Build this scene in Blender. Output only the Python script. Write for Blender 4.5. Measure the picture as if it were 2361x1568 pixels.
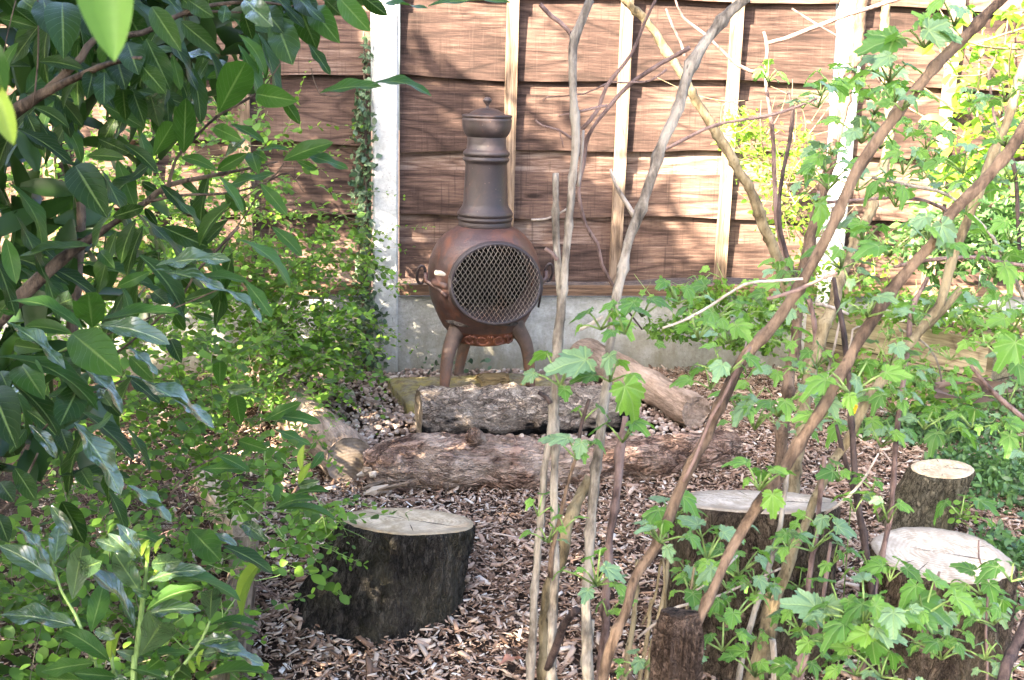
import bpy, math, random
import numpy as np
from mathutils import Vector, Matrix, noise as mnoise
random.seed(7); rng = np.random.default_rng(11)
R = math.radians; PI = math.pi
for o in list(bpy.data.objects): bpy.data.objects.remove(o)
S = bpy.context.scene
COL = S.collection

# ------------------------------------------------------------------ camera, sky, sun, exposure
CAMH = 1.2; PITCH = R(12.85); ROLL = R(1.5); F = 2560.0; CX, CY = 1180.0, 784.0   # picture 2360 x 1568 units
fw = Vector((0, math.cos(PITCH), -math.sin(PITCH)))
r0 = Vector((1, 0, 0)); u0 = Vector((0, math.sin(PITCH), math.cos(PITCH)))
rt = r0*math.cos(ROLL) + u0*math.sin(ROLL); up = u0*math.cos(ROLL) - r0*math.sin(ROLL)
camd = bpy.data.cameras.new('camera'); cam = bpy.data.objects.new('camera', camd); COL.objects.link(cam)
camd.sensor_width = 36; camd.lens = F/2360*36; camd.clip_start = 0.03; camd.clip_end = 300
mw = Matrix((rt, up, -fw)).transposed().to_4x4(); mw.translation = (0, 0, CAMH); cam.matrix_world = mw
camd.dof.use_dof = True; camd.dof.focus_distance = 3.6; camd.dof.aperture_fstop = 22
S.camera = cam
SUN_EL = R(28); SUN_AZ = R(42)          # the light travels towards +x +y, away from the viewer's left shoulder
L = Vector((math.sin(SUN_AZ)*math.cos(SUN_EL), math.cos(SUN_AZ)*math.cos(SUN_EL), -math.sin(SUN_EL)))
W = bpy.data.worlds.new('World'); S.world = W; W.use_nodes = True
wn = W.node_tree; bg = wn.nodes['Background']; sky = wn.nodes.new('ShaderNodeTexSky')
sky.sky_type = 'NISHITA'; sky.sun_disc = False; sky.sun_elevation = SUN_EL
sky.sun_rotation = math.atan2(-L.x, -L.y); sky.dust_density = 4.0; sky.air_density = 0.8; sky.ozone_density = 0.4
wn.links.new(sky.outputs[0], bg.inputs[0]); bg.inputs[1].default_value = 0.10
sd = bpy.data.lights.new('sun', 'SUN'); sd.energy = 5.0; sd.angle = R(0.5); sd.color = (1.0, 0.86, 0.66)
so = bpy.data.objects.new('sun', sd); COL.objects.link(so); so.rotation_euler = L.to_track_quat('-Z', 'Y').to_euler(); so.location = (-4, -4, 6)
S.view_settings.view_transform = 'Standard'; S.view_settings.look = 'None'; S.view_settings.gamma = 1
S.view_settings.use_curve_mapping = False; S.view_settings.exposure = 3.95

def ray(x, y): return (fw*F + rt*(x-CX) - up*(y-CY)).normalized()
def G(x, y, z=0.0):                       # where the line of sight meets the level z
    d = ray(x, y); t = (z-CAMH)/d.z; return Vector((d.x*t, d.y*t, z))
def P(x, y, Y):                           # the point of the line of sight at distance Y
    d = ray(x, y); t = Y/d.y; return Vector((d.x*t, Y, CAMH+d.z*t))
def MPP(p):                               # metres per picture unit at p
    return max(0.05, (Vector(p)-Vector((0, 0, CAMH))).dot(fw))/F

# ------------------------------------------------------------------ object helpers
def tag(o, label=None, cat=None, group=None, kind=None):
    if label: o['label'] = label
    if cat: o['category'] = cat
    if group: o['group'] = group
    if kind: o['kind'] = kind
    return o
def empty(name, label, cat, loc=(0, 0, 0), rz=0, group=None):
    o = bpy.data.objects.new(name, None); COL.objects.link(o); o.location = loc; o.rotation_euler = (0, 0, rz)
    o.empty_display_size = .05
    return tag(o, label, cat, group)
def mesh(name, V, F_, mat, smooth=True):
    me = bpy.data.meshes.new(name)
    me.from_pydata([tuple(v) for v in V], [], F_)
    if mat: me.materials.append(mat)
    if smooth and len(me.polygons): me.polygons.foreach_set('use_smooth', np.ones(len(me.polygons), bool))
    return me
def link(name, me, parent=None, M=None):
    o = bpy.data.objects.new(name, me); COL.objects.link(o)
    if parent: o.parent = parent
    if M is not None: o.matrix_basis = M
    return o
def local(parent, M):                    # world matrix -> matrix in the space of an unrotated-or-rotated Empty
    return Matrix.LocRotScale(parent.location, parent.rotation_euler, None).inverted() @ M
class Acc:
    def __init__(s): s.V = []; s.F = []; s.n = 0
    def add(s, V, F_):
        s.V.extend([tuple(v) for v in V]); s.F.extend([tuple(i+s.n for i in f) for f in F_]); s.n += len(V); return s
    def build(s, name, mat, parent=None, smooth=True, world=True):
        V = s.V
        if parent and world:
            Mi = Matrix.LocRotScale(parent.location, parent.rotation_euler, None).inverted(); V = [tuple(Mi @ Vector(v)) for v in V]
        return link(name, mesh(name, V, s.F, mat, smooth), parent)
def scatter(name, tv, tf, mats, mat, parent=None, smooth=True, uv=None):
    """many small pieces joined: tv (n,3) template, tf faces all of one size, mats (k,3,4)"""
    tv = np.asarray(tv, float); tf = np.asarray(tf, int); k = len(mats); n = len(tv); fs = tf.shape[1]
    V = np.einsum('kij,nj->kni', mats[:, :, :3], tv) + mats[:, None, :, 3]
    Fi = (tf[None]+(np.arange(k)*n)[:, None, None]).reshape(-1)
    me = bpy.data.meshes.new(name); me.vertices.add(k*n); me.vertices.foreach_set('co', V.reshape(-1))
    nf = k*len(tf); me.loops.add(nf*fs); me.loops.foreach_set('vertex_index', Fi)
    me.polygons.add(nf); me.polygons.foreach_set('loop_start', np.arange(nf)*fs); me.polygons.foreach_set('loop_total', np.full(nf, fs))
    if smooth: me.polygons.foreach_set('use_smooth', np.ones(nf, bool))
    if uv is not None:
        ul = me.uv_layers.new(name='UVMap'); U = np.asarray(uv)[tf.reshape(-1)]; ul.data.foreach_set('uv', np.tile(U, (k, 1)).reshape(-1))
    me.update(); me.materials.append(mat)
    return link(name, me, parent)
def box(c, s, M=None):
    x, y, z = s[0]/2, s[1]/2, s[2]/2
    V = [Vector((c[0]+a*x, c[1]+b*y, c[2]+d*z)) for a in (-1, 1) for b in (-1, 1) for d in (-1, 1)]
    if M is not None: V = [M @ v for v in V]
    return V, [(0, 1, 3, 2), (4, 6, 7, 5), (0, 4, 5, 1), (2, 3, 7, 6), (0, 2, 6, 4), (1, 5, 7, 3)]
def smoothpath(pts, step):
    """Catmull-Rom through (Vector, radius) points"""
    out = []
    n = len(pts)
    for i in range(n-1):
        p0, p1, p2, p3 = pts[max(0, i-1)], pts[i], pts[i+1], pts[min(n-1, i+2)]
        k = max(2, min(14, int((p2[0]-p1[0]).length/step)))
        for j in range(k):
            t = j/k; t2 = t*t; t3 = t2*t
            q = .5*((2*p1[0])+(-p0[0]+p2[0])*t+(2*p0[0]-5*p1[0]+4*p2[0]-p3[0])*t2+(-p0[0]+3*p1[0]-3*p2[0]+p3[0])*t3)
            out.append((q, p1[1]*(1-t)+p2[1]*t))
    out.append(pts[-1]); return out
def tube(path, seg=8, cap=True, wob=0.0, seed=0, disp=None):
    V = []; Fc = []; n = len(path); ref = None
    for i, (p, r) in enumerate(path):
        a = path[max(0, i-1)][0]; b = path[min(n-1, i+1)][0]; d = (b-a).normalized() if (b-a).length > 1e-9 else Vector((0, 0, 1))
        if ref is None: ref = Vector((0, 0, 1)) if abs(d.z) < .9 else Vector((1, 0, 0))
        u = (ref-d*ref.dot(d)).normalized(); v = d.cross(u); ref = u
        for k in range(seg):
            t = 2*PI*k/seg; q = u*math.cos(t)+v*math.sin(t); rr = r
            if wob: rr *= 1+wob*mnoise.noise(p*30+q*1.5+Vector((seed, 0, 0)))
            if disp: rr += disp(p, q, i/(n-1), t)
            V.append(p+q*rr)
    for i in range(n-1):
        for k in range(seg):
            k2 = (k+1) % seg; Fc.append((i*seg+k, i*seg+k2, (i+1)*seg+k2, (i+1)*seg+k))
    if cap:
        Fc.append(tuple(range(seg-1, -1, -1))); Fc.append(tuple((n-1)*seg+k for k in range(seg)))
    return V, Fc
def lathe(prof, seg=48, c=(0, 0), disp=None):
    V = []; Fc = []
    for i, (r, z) in enumerate(prof):
        for k in range(seg):
            t = 2*PI*k/seg; rr = r+(disp(t, z, r) if disp else 0); V.append((c[0]+rr*math.cos(t), c[1]+rr*math.sin(t), z))
    for i in range(len(prof)-1):
        for k in range(seg):
            k2 = (k+1) % seg; Fc.append((i*seg+k, i*seg+k2, (i+1)*seg+k2, (i+1)*seg+k))
    return V, Fc

# ------------------------------------------------------------------ materials
class N:
    def __init__(s, name, rough=.8, spec=.3):
        s.m = bpy.data.materials.new(name); s.m.use_nodes = True; s.t = s.m.node_tree; s.b = s.t.nodes['Principled BSDF']
        s.b.inputs['Roughness'].default_value = rough; s.b.inputs['Specular IOR Level'].default_value = spec
    def n(s, kind, **kw):
        nd = s.t.nodes.new('ShaderNode'+kind)
        for k, v in kw.items():
            if k in nd.inputs: s.put(nd.inputs[k], v)
            else: setattr(nd, k, v)
        return nd
    def put(s, sock, v):
        if hasattr(v, 'links'): s.t.links.new(v, sock)
        else: sock.default_value = v
    def math(s, op, a, b=0.0, c=0.0, clamp=False):
        nd = s.t.nodes.new('ShaderNodeMath'); nd.operation = op; nd.use_clamp = clamp
        for i, v in enumerate((a, b, c)): s.put(nd.inputs[i], v)
        return nd.outputs[0]
    def coord(s, scale=(1, 1, 1), rnd=0.0, kind='Object'):
        c = s.t.nodes.new('ShaderNodeTexCoord').outputs[kind]
        if rnd:
            oi = s.t.nodes.new('ShaderNodeObjectInfo').outputs['Random']
            cb = s.t.nodes.new('ShaderNodeCombineXYZ'); v = s.math('MULTIPLY', oi, rnd)
            for i in range(3): s.put(cb.inputs[i], v)
            a = s.t.nodes.new('ShaderNodeVectorMath'); a.operation = 'ADD'; s.put(a.inputs[0], c); s.put(a.inputs[1], cb.outputs[0]); c = a.outputs[0]
        mp = s.t.nodes.new('ShaderNodeMapping'); s.put(mp.inputs[0], c); mp.inputs['Scale'].default_value = scale
        return mp.outputs[0]
    def noise(s, vec, scale=5, detail=6, rough=.6, dist=0.0):
        nd = s.t.nodes.new('ShaderNodeTexNoise'); s.put(nd.inputs['Vector'], vec)
        nd.inputs['Scale'].default_value = scale; nd.inputs['Detail'].default_value = detail; nd.inputs['Roughness'].default_value = rough; nd.inputs['Distortion'].default_value = dist
        return nd.outputs[0]
    def voro(s, vec, scale=5, feature='F1', out='Distance', rnd=1.0):
        nd = s.t.nodes.new('ShaderNodeTexVoronoi'); nd.feature = feature; s.put(nd.inputs['Vector'], vec); nd.inputs['Scale'].default_value = scale
        nd.inputs['Randomness'].default_value = rnd
        return nd.outputs[out]
    def ramp(s, fac, stops):
        nd = s.t.nodes.new('ShaderNodeValToRGB'); s.put(nd.inputs[0], fac); e = nd.color_ramp.elements
        while len(e) < len(stops): e.new(.5)
        for i, (p, c) in enumerate(stops):
            e[i].position = p; e[i].color = (*(c if isinstance(c, tuple) else (c, c, c)), 1)
        return nd.outputs[0]
    def mix(s, f, a, b, mode='MIX'):
        nd = s.t.nodes.new('ShaderNodeMix'); nd.data_type = 'RGBA'; nd.blend_type = mode
        s.put(nd.inputs[0], f)
        for i, v in ((6, a), (7, b)): s.put(nd.inputs[i], (*v, 1) if isinstance(v, tuple) and len(v) == 3 else v)
        return nd.outputs[2]
    def bump(s, h, strength=.5, dist=.01, prev=None):
        nd = s.t.nodes.new('ShaderNodeBump'); s.put(nd.inputs['Height'], h); nd.inputs['Strength'].default_value = strength; nd.inputs['Distance'].default_value = dist
        if prev: s.put(nd.inputs['Normal'], prev)
        return nd.outputs[0]
    def done(s, col, bump=None, rough=None):
        s.put(s.b.inputs['Base Color'], col)
        if bump: s.put(s.b.inputs['Normal'], bump)
        if rough is not None: s.put(s.b.inputs['Roughness'], rough)
        return s.m
def rnd_obj(n): return n.t.nodes.new('ShaderNodeObjectInfo').outputs['Random']
def rnd_isl(n): return n.t.nodes.new('ShaderNodeNewGeometry').outputs['Random Per Island']

def wood_mat(name, dark, mid, pale, axis=0, moss=0.0, saw=True, ring=4.0):
    n = N(name, .85, .2); sc = [12, 12, 12]; sc[axis] = 1.7
    v = n.coord(tuple(sc), rnd=7.3); w = n.coord((1, 1, 1), rnd=3.1)
    big = n.noise(w, 2.3, 3, .5); g = n.noise(v, 1.6, 8, .72, .35); fine = n.noise(v, 7, 5, .7)
    wv = n.math('FRACT', n.math('MULTIPLY', n.noise(n.coord(tuple(x*.32 for x in sc), rnd=9.1), 1.2, 1.5, .5, .4), ring*3.4))
    wv = n.math('SUBTRACT', 1.0, n.math('ABSOLUTE', n.math('MULTIPLY', n.math('SUBTRACT', wv, .5), 2))); wv = n.math('SUBTRACT', 1.0, n.math('POWER', wv, 4.0))
    sc3 = [120, 120, 120]; sc3[axis] = 6.0
    crisp = n.noise(n.coord(tuple(sc3), rnd=6.1), 1.0, 6, .75, .3)
    f = n.math('ADD', n.math('MULTIPLY', g, .14), n.math('MULTIPLY', fine, .14)); f = n.math('ADD', f, n.math('MULTIPLY', wv, .10)); f = n.math('ADD', f, n.math('MULTIPLY', crisp, .52))
    f = n.math('ADD', f, n.math('MULTIPLY', n.math('SUBTRACT', big, .5), .30))
    f = n.math('ADD', f, n.math('MULTIPLY', n.math('SUBTRACT', rnd_obj(n), .5), .20))
    h = n.math('ADD', n.math('MULTIPLY', crisp, .8), n.math('ADD', g, n.math('MULTIPLY', wv, .25)))
    kn = n.voro(n.coord((1.3, 5, 5) if axis == 0 else (5, 5, 1.3), rnd=8.7), 2.1); c0k = n.ramp(kn, [(.05, 1.0), (.085, .35), (.14, 0.0)])
    f = n.math('SUBTRACT', f, n.math('MULTIPLY', c0k, .22))
    c = n.ramp(f, [(.33, tuple(x*.4 for x in dark)), (.44, dark), (.55, mid), (.70, pale)])
    if saw:
        sc2 = [60, 60, 60]; sc2[(axis+2) % 3 if axis != 2 else 0] = 2.5
        if axis == 0: sc2 = [130, 8, 9.0]
        sm = n.noise(n.coord(tuple(sc2), rnd=5), 1.0, 3, .6)
        c = n.mix(n.math('MULTIPLY', n.ramp(sm, [(.56, 0.0), (.72, 1.0)]), .05), c, pale)
        c = n.mix(n.math('MULTIPLY', n.ramp(n.noise(n.coord((90, 20, 5), rnd=2), 1, 3, .5), [(.30, 1.0), (.42, 0.0)]), .45), c, tuple(x*.5 for x in dark))
        h = n.math('ADD', h, n.math('MULTIPLY', sm, .15))
    if moss:
        c = n.mix(n.math('MULTIPLY', n.ramp(n.noise(w, 5, 5, .6), [(.48, 0.0), (.62, 1.0)]), moss), c, (.16, .17, .05))
    return n.done(c, n.bump(h, .6, .006))
M_BOARD = wood_mat('weathered_board', (.045, .027, .022), (.115, .072, .056), (.28, .215, .18), 0)
M_BATTEN = wood_mat('batten_wood', (.11, .075, .052), (.205, .152, .112), (.32, .26, .205), 2, saw=False)
M_RAIL = wood_mat('rail_wood', (.14, .085, .055), (.25, .17, .11), (.38, .28, .20), 0, saw=False)
M_BED = wood_mat('bed_timber', (.17, .135, .09), (.31, .265, .18), (.44, .39, .29), 0, moss=.2, saw=False)
M_PLANK = wood_mat('edging_timber', (.22, .16, .115), (.42, .33, .25), (.55, .46, .37), 0, saw=False)
M_OFFCUT = wood_mat('offcut_wood', (.28, .20, .10), (.42, .33, .19), (.55, .46, .30), 0, saw=False)

def concrete(name, a, b, stain):
    n = N(name, .9, .2); v = n.coord(); f = n.noise(v, 9, 8, .7); g = n.noise(v, 90, 4, .7)
    c = n.ramp(n.math('ADD', n.math('MULTIPLY', f, .6), n.math('MULTIPLY', g, .4)), [(.34, a), (.62, b)])
    c = n.mix(n.math('MULTIPLY', n.ramp(n.noise(n.coord((1, 1, 2.2)), 4, 7, .75, .6), [(.46, 0.0), (.68, 1.0)]), .65), c, stain)
    c = n.mix(n.math('MULTIPLY', n.ramp(n.voro(v, 55), [(.10, 1.0), (.17, 0.0)]), .5), c, tuple(x*.35 for x in b))
    xs_ = n.t.nodes.new('ShaderNodeSeparateXYZ'); n.put(xs_.inputs[0], n.t.nodes.new('ShaderNodeTexCoord').outputs['Object'])
    zz_ = n.math('ADD', xs_.outputs[2], n.math('MULTIPLY', n.math('SUBTRACT', n.noise(n.coord((1, 1, .35)), 16, 6, .7), .5), .45))
    c = n.mix(n.ramp(zz_, [(.0, .8), (.22, 0.0)]), c, (.17, .15, .10))
    h = n.math('ADD', n.noise(v, 60, 6, .75), n.math('MULTIPLY', n.ramp(n.voro(v, 45), [(.0, 0.0), (.25, 1.0)]), .5))
    return n.done(c, n.bump(h, .7, .006))
M_POST = concrete('concrete_post', (.33, .33, .325), (.56, .56, .555), (.26, .26, .235))
M_GBOARD = concrete('concrete_board', (.24, .235, .22), (.46, .45, .43), (.17, .175, .13))
def slab_mat():
    n = N('mossy_stone', .95, .15); v = n.coord(); f = n.noise(v, 7, 8, .7)
    c = n.ramp(f, [(.35, (.14, .12, .08)), (.6, (.36, .32, .23))])
    c = n.mix(n.ramp(n.noise(v, 11, 7, .7, .5), [(.42, 0.0), (.58, 1.0)]), c, (.33, .28, .11))
    c = n.mix(n.math('MULTIPLY', n.ramp(n.noise(v, 28, 6, .7), [(.48, 0.0), (.60, 1.0)]), .75), c, (.14, .10, .07))
    return n.done(c, n.bump(n.noise(v, 55, 6, .8), .9, .012))
M_SLAB = slab_mat()
def iron(name, a, b, rust, amount, rough=.55):
    n = N(name, rough, .5); v = n.coord(); f = n.noise(v, 12, 8, .7); g = n.noise(v, 140, 3, .6)
    c = n.ramp(f, [(.35, a), (.65, b)])
    c = n.mix(n.math('MULTIPLY', n.ramp(n.noise(n.coord((1, 1, .6)), 7, 8, .75, .7), [(.62-amount*.35, 0.0), (.80-amount*.3, 1.0)]), .9), c, rust)
    c = n.mix(n.math('MULTIPLY', n.ramp(n.voro(v, 38), [(.04, 1.0), (.09, 0.0)]), .45), c, (.26, .17, .12))
    n.b.inputs['Metallic'].default_value = .08
    r = n.ramp(f, [(.3, rough-.12), (.7, rough+.2)])
    return n.done(c, n.bump(n.math('ADD', g, f), .35, .003), r)
M_IRON = iron('cast_iron_dark', (.020, .014, .0155), (.040, .028, .029), (.08, .04, .028), .2, .5)
M_IRONB = iron('cast_iron_rusty', (.036, .020, .020), (.075, .042, .039), (.15, .055, .028), .40, .42)
M_RUST = iron('cast_iron_rust', (.07, .024, .015), (.14, .05, .030), (.24, .08, .034), .5, .62)
M_LEG = iron('cast_iron_leg', (.045, .030, .025), (.13, .085, .068), (.20, .085, .045), .4, .65)
M_WIRE = iron('mesh_wire', (.20, .17, .145), (.33, .285, .24), (.30, .16, .09), .3, .5)
M_HANDLE = iron('pale_handle', (.36, .31, .26), (.5, .44, .38), (.3, .2, .12), .1, .5)
def soot():
    n = N('sooty_inside', .95, .1); return n.done(n.ramp(n.noise(n.coord(), 25, 5, .6), [(.4, (.005, .005, .005)), (.7, (.02, .017, .015))]))
M_SOOT = soot()
def ash():
    n = N('ash', .95, .1); return n.done(n.ramp(n.noise(n.coord(), 40, 6, .7), [(.4, (.02, .017, .016)), (.65, (.14, .12, .11))]), n.bump(n.noise(n.coord(), 50, 5, .7), 1, .02))
M_ASH = ash()
def bark(name, a, b, pale, scale=26, stretch=.22, moss=0.0, crack=1.0, axis=2, char=0.0, patch=.35):
    n = N(name, .95, .12); sc = [1, 1, 1]; sc[axis] = stretch; v = n.coord(tuple(sc), rnd=3.3)
    nz_ = n.t.nodes.new('ShaderNodeTexNoise'); n.put(nz_.inputs['Vector'], v); nz_.inputs['Scale'].default_value = scale*.8; nz_.inputs['Detail'].default_value = 5; nz_.inputs['Roughness'].default_value = .65
    va = n.t.nodes.new('ShaderNodeVectorMath'); va.operation = 'MULTIPLY_ADD'; n.put(va.inputs[0], nz_.outputs[1]); va.inputs[1].default_value = (2.6/scale,)*3; n.put(va.inputs[2], v)
    d = n.math('MINIMUM', n.voro(va.outputs[0], scale, 'DISTANCE_TO_EDGE'), n.math('ADD', n.voro(va.outputs[0], scale*2.3, 'DISTANCE_TO_EDGE'), .03)); f = n.noise(v, scale*.9, 9, .78, .8); big = n.noise(n.coord(), 5, 5, .65)
    c = n.ramp(f, [(.38, a), (.53, b), (.66, pale)])
    c = n.mix(n.math('MULTIPLY', n.ramp(d, [(.0, 1.0), (.10, 0.0)]), .95*crack), c, tuple(x*.25 for x in a))
    c = n.mix(n.math('MULTIPLY', n.ramp(big, [(.5, 0.0), (.64, 1.0)]), patch), c, pale)
    if moss: c = n.mix(n.math('MULTIPLY', n.ramp(n.noise(n.coord(), 9, 6, .7), [(.47, 0.0), (.62, 1.0)]), moss), c, (.075, .072, .03))
    if char:
        x = n.t.nodes.new('ShaderNodeSeparateXYZ'); n.put(x.inputs[0], n.t.nodes.new('ShaderNodeTexCoord').outputs['Object'])
        z = n.math('ADD', x.outputs[2], n.math('MULTIPLY', n.math('SUBTRACT', n.noise(n.coord((3, 6, 6)), 1.6, 5, .6), .5), .30))
        c = n.mix(n.ramp(z, [(.062, char), (.085, 0.0)]), c, (.012, .012, .013))
    h = n.math('ADD', n.math('MULTIPLY', n.ramp(d, [(0, 0.0), (.2, 1.0)]), crack), f)
    return n.done(c, n.bump(h, 1.0, .018))
M_BARK1 = bark('dark_mossy_bark', (.020, .0175, .0155), (.062, .054, .046), (.16, .14, .12), 30, .3, moss=.22)
M_BARK2 = bark('brown_bark', (.07, .05, .036), (.17, .125, .09), (.27, .21, .155), 38, .4, moss=.35)
M_BARK4 = bark('grey_green_bark', (.10, .085, .055), (.25, .21, .14), (.38, .33, .23), 50, .35, moss=.3)
M_CHARLOG = bark('charred_bark', (.19, .14, .11), (.50, .40, .32), (.68, .58, .48), 20, .65, axis=0, char=1.0)
M_FLOG = bark('red_brown_bark', (.13, .075, .055), (.40, .255, .19), (.64, .50, .40), 12, .4, axis=0, patch=.6)
M_SMOOTHLOG = bark('bare_log', (.12, .085, .062), (.34, .25, .19), (.50, .40, .33), 9, .22, axis=0, crack=.35, patch=.5)
M_STUB = bark('old_stub_bark', (.06, .04, .032), (.17, .12, .095), (.27, .20, .16), 30, .8, crack=.8)
def cutface(name, a, b, grey):
    n = N(name, .8, .2); c0 = n.t.nodes.new('ShaderNodeTexCoord').outputs['Object']
    vl = n.t.nodes.new('ShaderNodeVectorMath'); vl.operation = 'LENGTH'; n.put(vl.inputs[0], c0)
    d = n.math('ADD', vl.outputs['Value'], n.math('MULTIPLY', n.noise(n.coord(), 9, 3, .5), .035))
    rg = n.math('SINE', n.math('MULTIPLY', d, 620)); v = n.coord((1, 1, 1))
    f = n.math('ADD', n.math('MULTIPLY', rg, .045), n.noise(n.coord((9, 5, 5)), 3.5, 8, .75))
    c = n.ramp(f, [(.40, a), (.60, b)])
    c = n.mix(n.math('MULTIPLY', n.ramp(n.noise(v, 11, 6, .75), [(.42, 0.0), (.62, 1.0)]), .7), c, grey)
    c = n.mix(n.ramp(n.math('ADD', d, n.math('MULTIPLY', n.noise(v, 30, 4, .7), .02)), [(.135, 0.0), (.175, .55)]), c, tuple(x*.45 for x in a))
    c = n.mix(n.math('MULTIPLY', n.ramp(n.voro(v, 26), [(.03, 1.0), (.07, 0.0)]), .5), c, (.2, .14, .09))
    return n.done(c, n.bump(f, .35, .003))
M_CUT = cutface('fresh_cut_wood', (.34, .25, .15), (.66, .53, .37), (.40, .32, .235))
M_CUTP = cutface('pale_cut_wood', (.34, .27, .20), (.64, .54, .44), (.44, .37, .31))
M_CUTG = cutface('grey_cut_wood', (.15, .115, .085), (.30, .24, .19), (.22, .18, .145))
def cane(name, a, b, scale=60):
    n = N(name, .75, .25); v = n.coord((1, 1, .25), rnd=4); f = n.noise(v, scale, 6, .7); big = n.noise(n.coord(), 12, 4, .6)
    c = n.ramp(n.math('ADD', n.math('MULTIPLY', f, .5), n.math('MULTIPLY', big, .5)), [(.38, tuple(x*.35 for x in a)), (.46, a), (.56, b)])
    c = n.mix(n.math('MULTIPLY', n.ramp(n.voro(n.coord((1, 1, .45)), 60), [(.08, 1.0), (.16, 0.0)]), .75), c, tuple(x*.3 for x in a))
    return n.done(c, n.bump(n.math('ADD', f, n.noise(v, 160, 4, .7)), .9, .005))
M_CGREY = cane('grey_cane', (.15, .128, .105), (.32, .285, .24))
M_CBROWN = cane('brown_cane', (.085, .056, .038), (.19, .132, .092))
M_COLIVE = cane('olive_cane', (.15, .115, .065), (.27, .22, .135))
M_CDARK = cane('dark_cane', (.035, .024, .024), (.085, .06, .055))
M_CPALE = cane('pale_twig', (.28, .235, .20), (.44, .385, .34))
M_CRED = cane('reddish_cane', (.13, .085, .075), (.24, .165, .145))
M_LBR = cane('laurel_branch', (.05, .036, .028), (.13, .095, .07))
M_STEMW = cane('woody_stem', (.11, .10, .06), (.22, .20, .12))
M_STEMG = cane('green_stem', (.14, .22, .06), (.25, .36, .12))

def leafmat(name, a, b, c3, trans, rough=.45, spec=.5, isl=False, veins=None, tw=.35, patchy=.0):
    n = N(name, rough, spec); r = rnd_isl(n) if isl else rnd_obj(n)
    c = n.ramp(r, [(0, a), (.5, b), (1, c3)])
    c = n.mix(n.math('MULTIPLY', n.noise(n.coord(), 18, 4, .6), .45), c, tuple(x*.55 for x in a))
    h = None
    if veins == 'laurel':
        uv = n.t.nodes.new('ShaderNodeUVMap').outputs[0]; x = n.t.nodes.new('ShaderNodeSeparateXYZ'); n.put(x.inputs[0], uv)
        av = n.math('ABSOLUTE', n.math('SUBTRACT', x.outputs[1], .5))
        mid = n.ramp(av, [(.018, 1.0), (.045, 0.0)])
        sv = n.math('FRACT', n.math('MULTIPLY', n.math('SUBTRACT', x.outputs[0], n.math('MULTIPLY', av, .55)), 9.0))
        sv = n.math('ABSOLUTE', n.math('SUBTRACT', sv, .5)); side = n.ramp(sv, [(.0, 1.0), (.09, 0.0)])
        c = n.mix(n.math('MULTIPLY', mid, .45), c, (.22, .32, .10)); c = n.mix(n.math('MULTIPLY', side, .12), c, (.16, .26, .08))
        h = n.math('ADD', n.math('MULTIPLY', mid, -1.0), n.math('MULTIPLY', side, -.5)); 
    elif veins == 'palm':
        uv = n.t.nodes.new('ShaderNodeUVMap').outputs[0]; x = n.t.nodes.new('ShaderNodeSeparateXYZ'); n.put(x.inputs[0], uv)
        th = n.math('ARCTAN2', x.outputs[0], x.outputs[1]); rr = n.math('SQRT', n.math('ADD', n.math('MULTIPLY', x.outputs[0], x.outputs[0]), n.math('MULTIPLY', x.outputs[1], x.outputs[1])))
        ph = n.math('SUBTRACT', n.math('FRACT', n.math('ADD', n.math('DIVIDE', th, R(50)), 8.5)), .5)
        dd = n.math('MULTIPLY', n.math('ABSOLUTE', ph), rr)
        mv = n.ramp(dd, [(.010, 1.0), (.035, 0.0)])
        sv = n.math('FRACT', n.math('SUBTRACT', n.math('MULTIPLY', rr, 7.0), n.math('MULTIPLY', n.math('ABSOLUTE', ph), 4.0)))
        side = n.ramp(n.math('ABSOLUTE', n.math('SUBTRACT', sv, .5)), [(0, 1.0), (.14, 0.0)])
        c = n.mix(n.math('MULTIPLY', mv, .5), c, (.30, .42, .16)); c = n.mix(n.math('MULTIPLY', side, .22), c, tuple(x*.5 for x in a))
        h = n.math('ADD', n.math('MULTIPLY', mv, -1.0), n.math('MULTIPLY', side, -.6))
    n.put(n.b.inputs['Base Color'], c)
    if h is not None: n.put(n.b.inputs['Normal'], n.bump(h, .5, .0025))
    if patchy:
        n.put(n.b.inputs['Roughness'], n.ramp(n.noise(n.coord(), 20, 3, .6), [(.35, rough), (.65, rough+patchy)]))
    tr = n.t.nodes.new('ShaderNodeBsdfTranslucent'); n.put(tr.inputs[0], n.mix(.35, c, trans) if trans else c)
    mx = n.t.nodes.new('ShaderNodeMixShader'); mx.inputs[0].default_value = tw
    n.t.links.new(n.b.outputs[0], mx.inputs[1]); n.t.links.new(tr.outputs[0], mx.inputs[2])
    n.t.links.new(mx.outputs[0], n.t.nodes['Material Output'].inputs[0])
    return n.m
M_LAUREL = leafmat('laurel_leaf', (.022, .062, .012), (.034, .09, .016), (.055, .13, .024), (.20, .46, .03), .42, .18, veins='laurel', tw=.3, patchy=.0)
M_LAURELD = leafmat('laurel_leaf_shaded', (.011, .028, .007), (.018, .046, .010), (.034, .075, .015), (.12, .32, .02), .42, .15, veins='laurel', tw=.2, patchy=.0)  # shaded copy of the laurel leaf, the shade put into its colour
M_LAURELG = leafmat('laurel_leaf_glossy', (.030, .062, .026), (.045, .085, .036), (.07, .12, .05), (.16, .34, .06), .16, .9, veins='laurel', tw=.12, patchy=.0)
M_LAURELG.node_tree.nodes['Principled BSDF'].inputs['Coat Weight'].default_value = .25; M_LAURELG.node_tree.nodes['Principled BSDF'].inputs['Coat Roughness'].default_value = .22
M_YOUNG = leafmat('young_leaf', (.20, .30, .04), (.26, .38, .05), (.32, .42, .07), (.5, .7, .06), .4, .4, veins='laurel', tw=.45)
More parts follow.
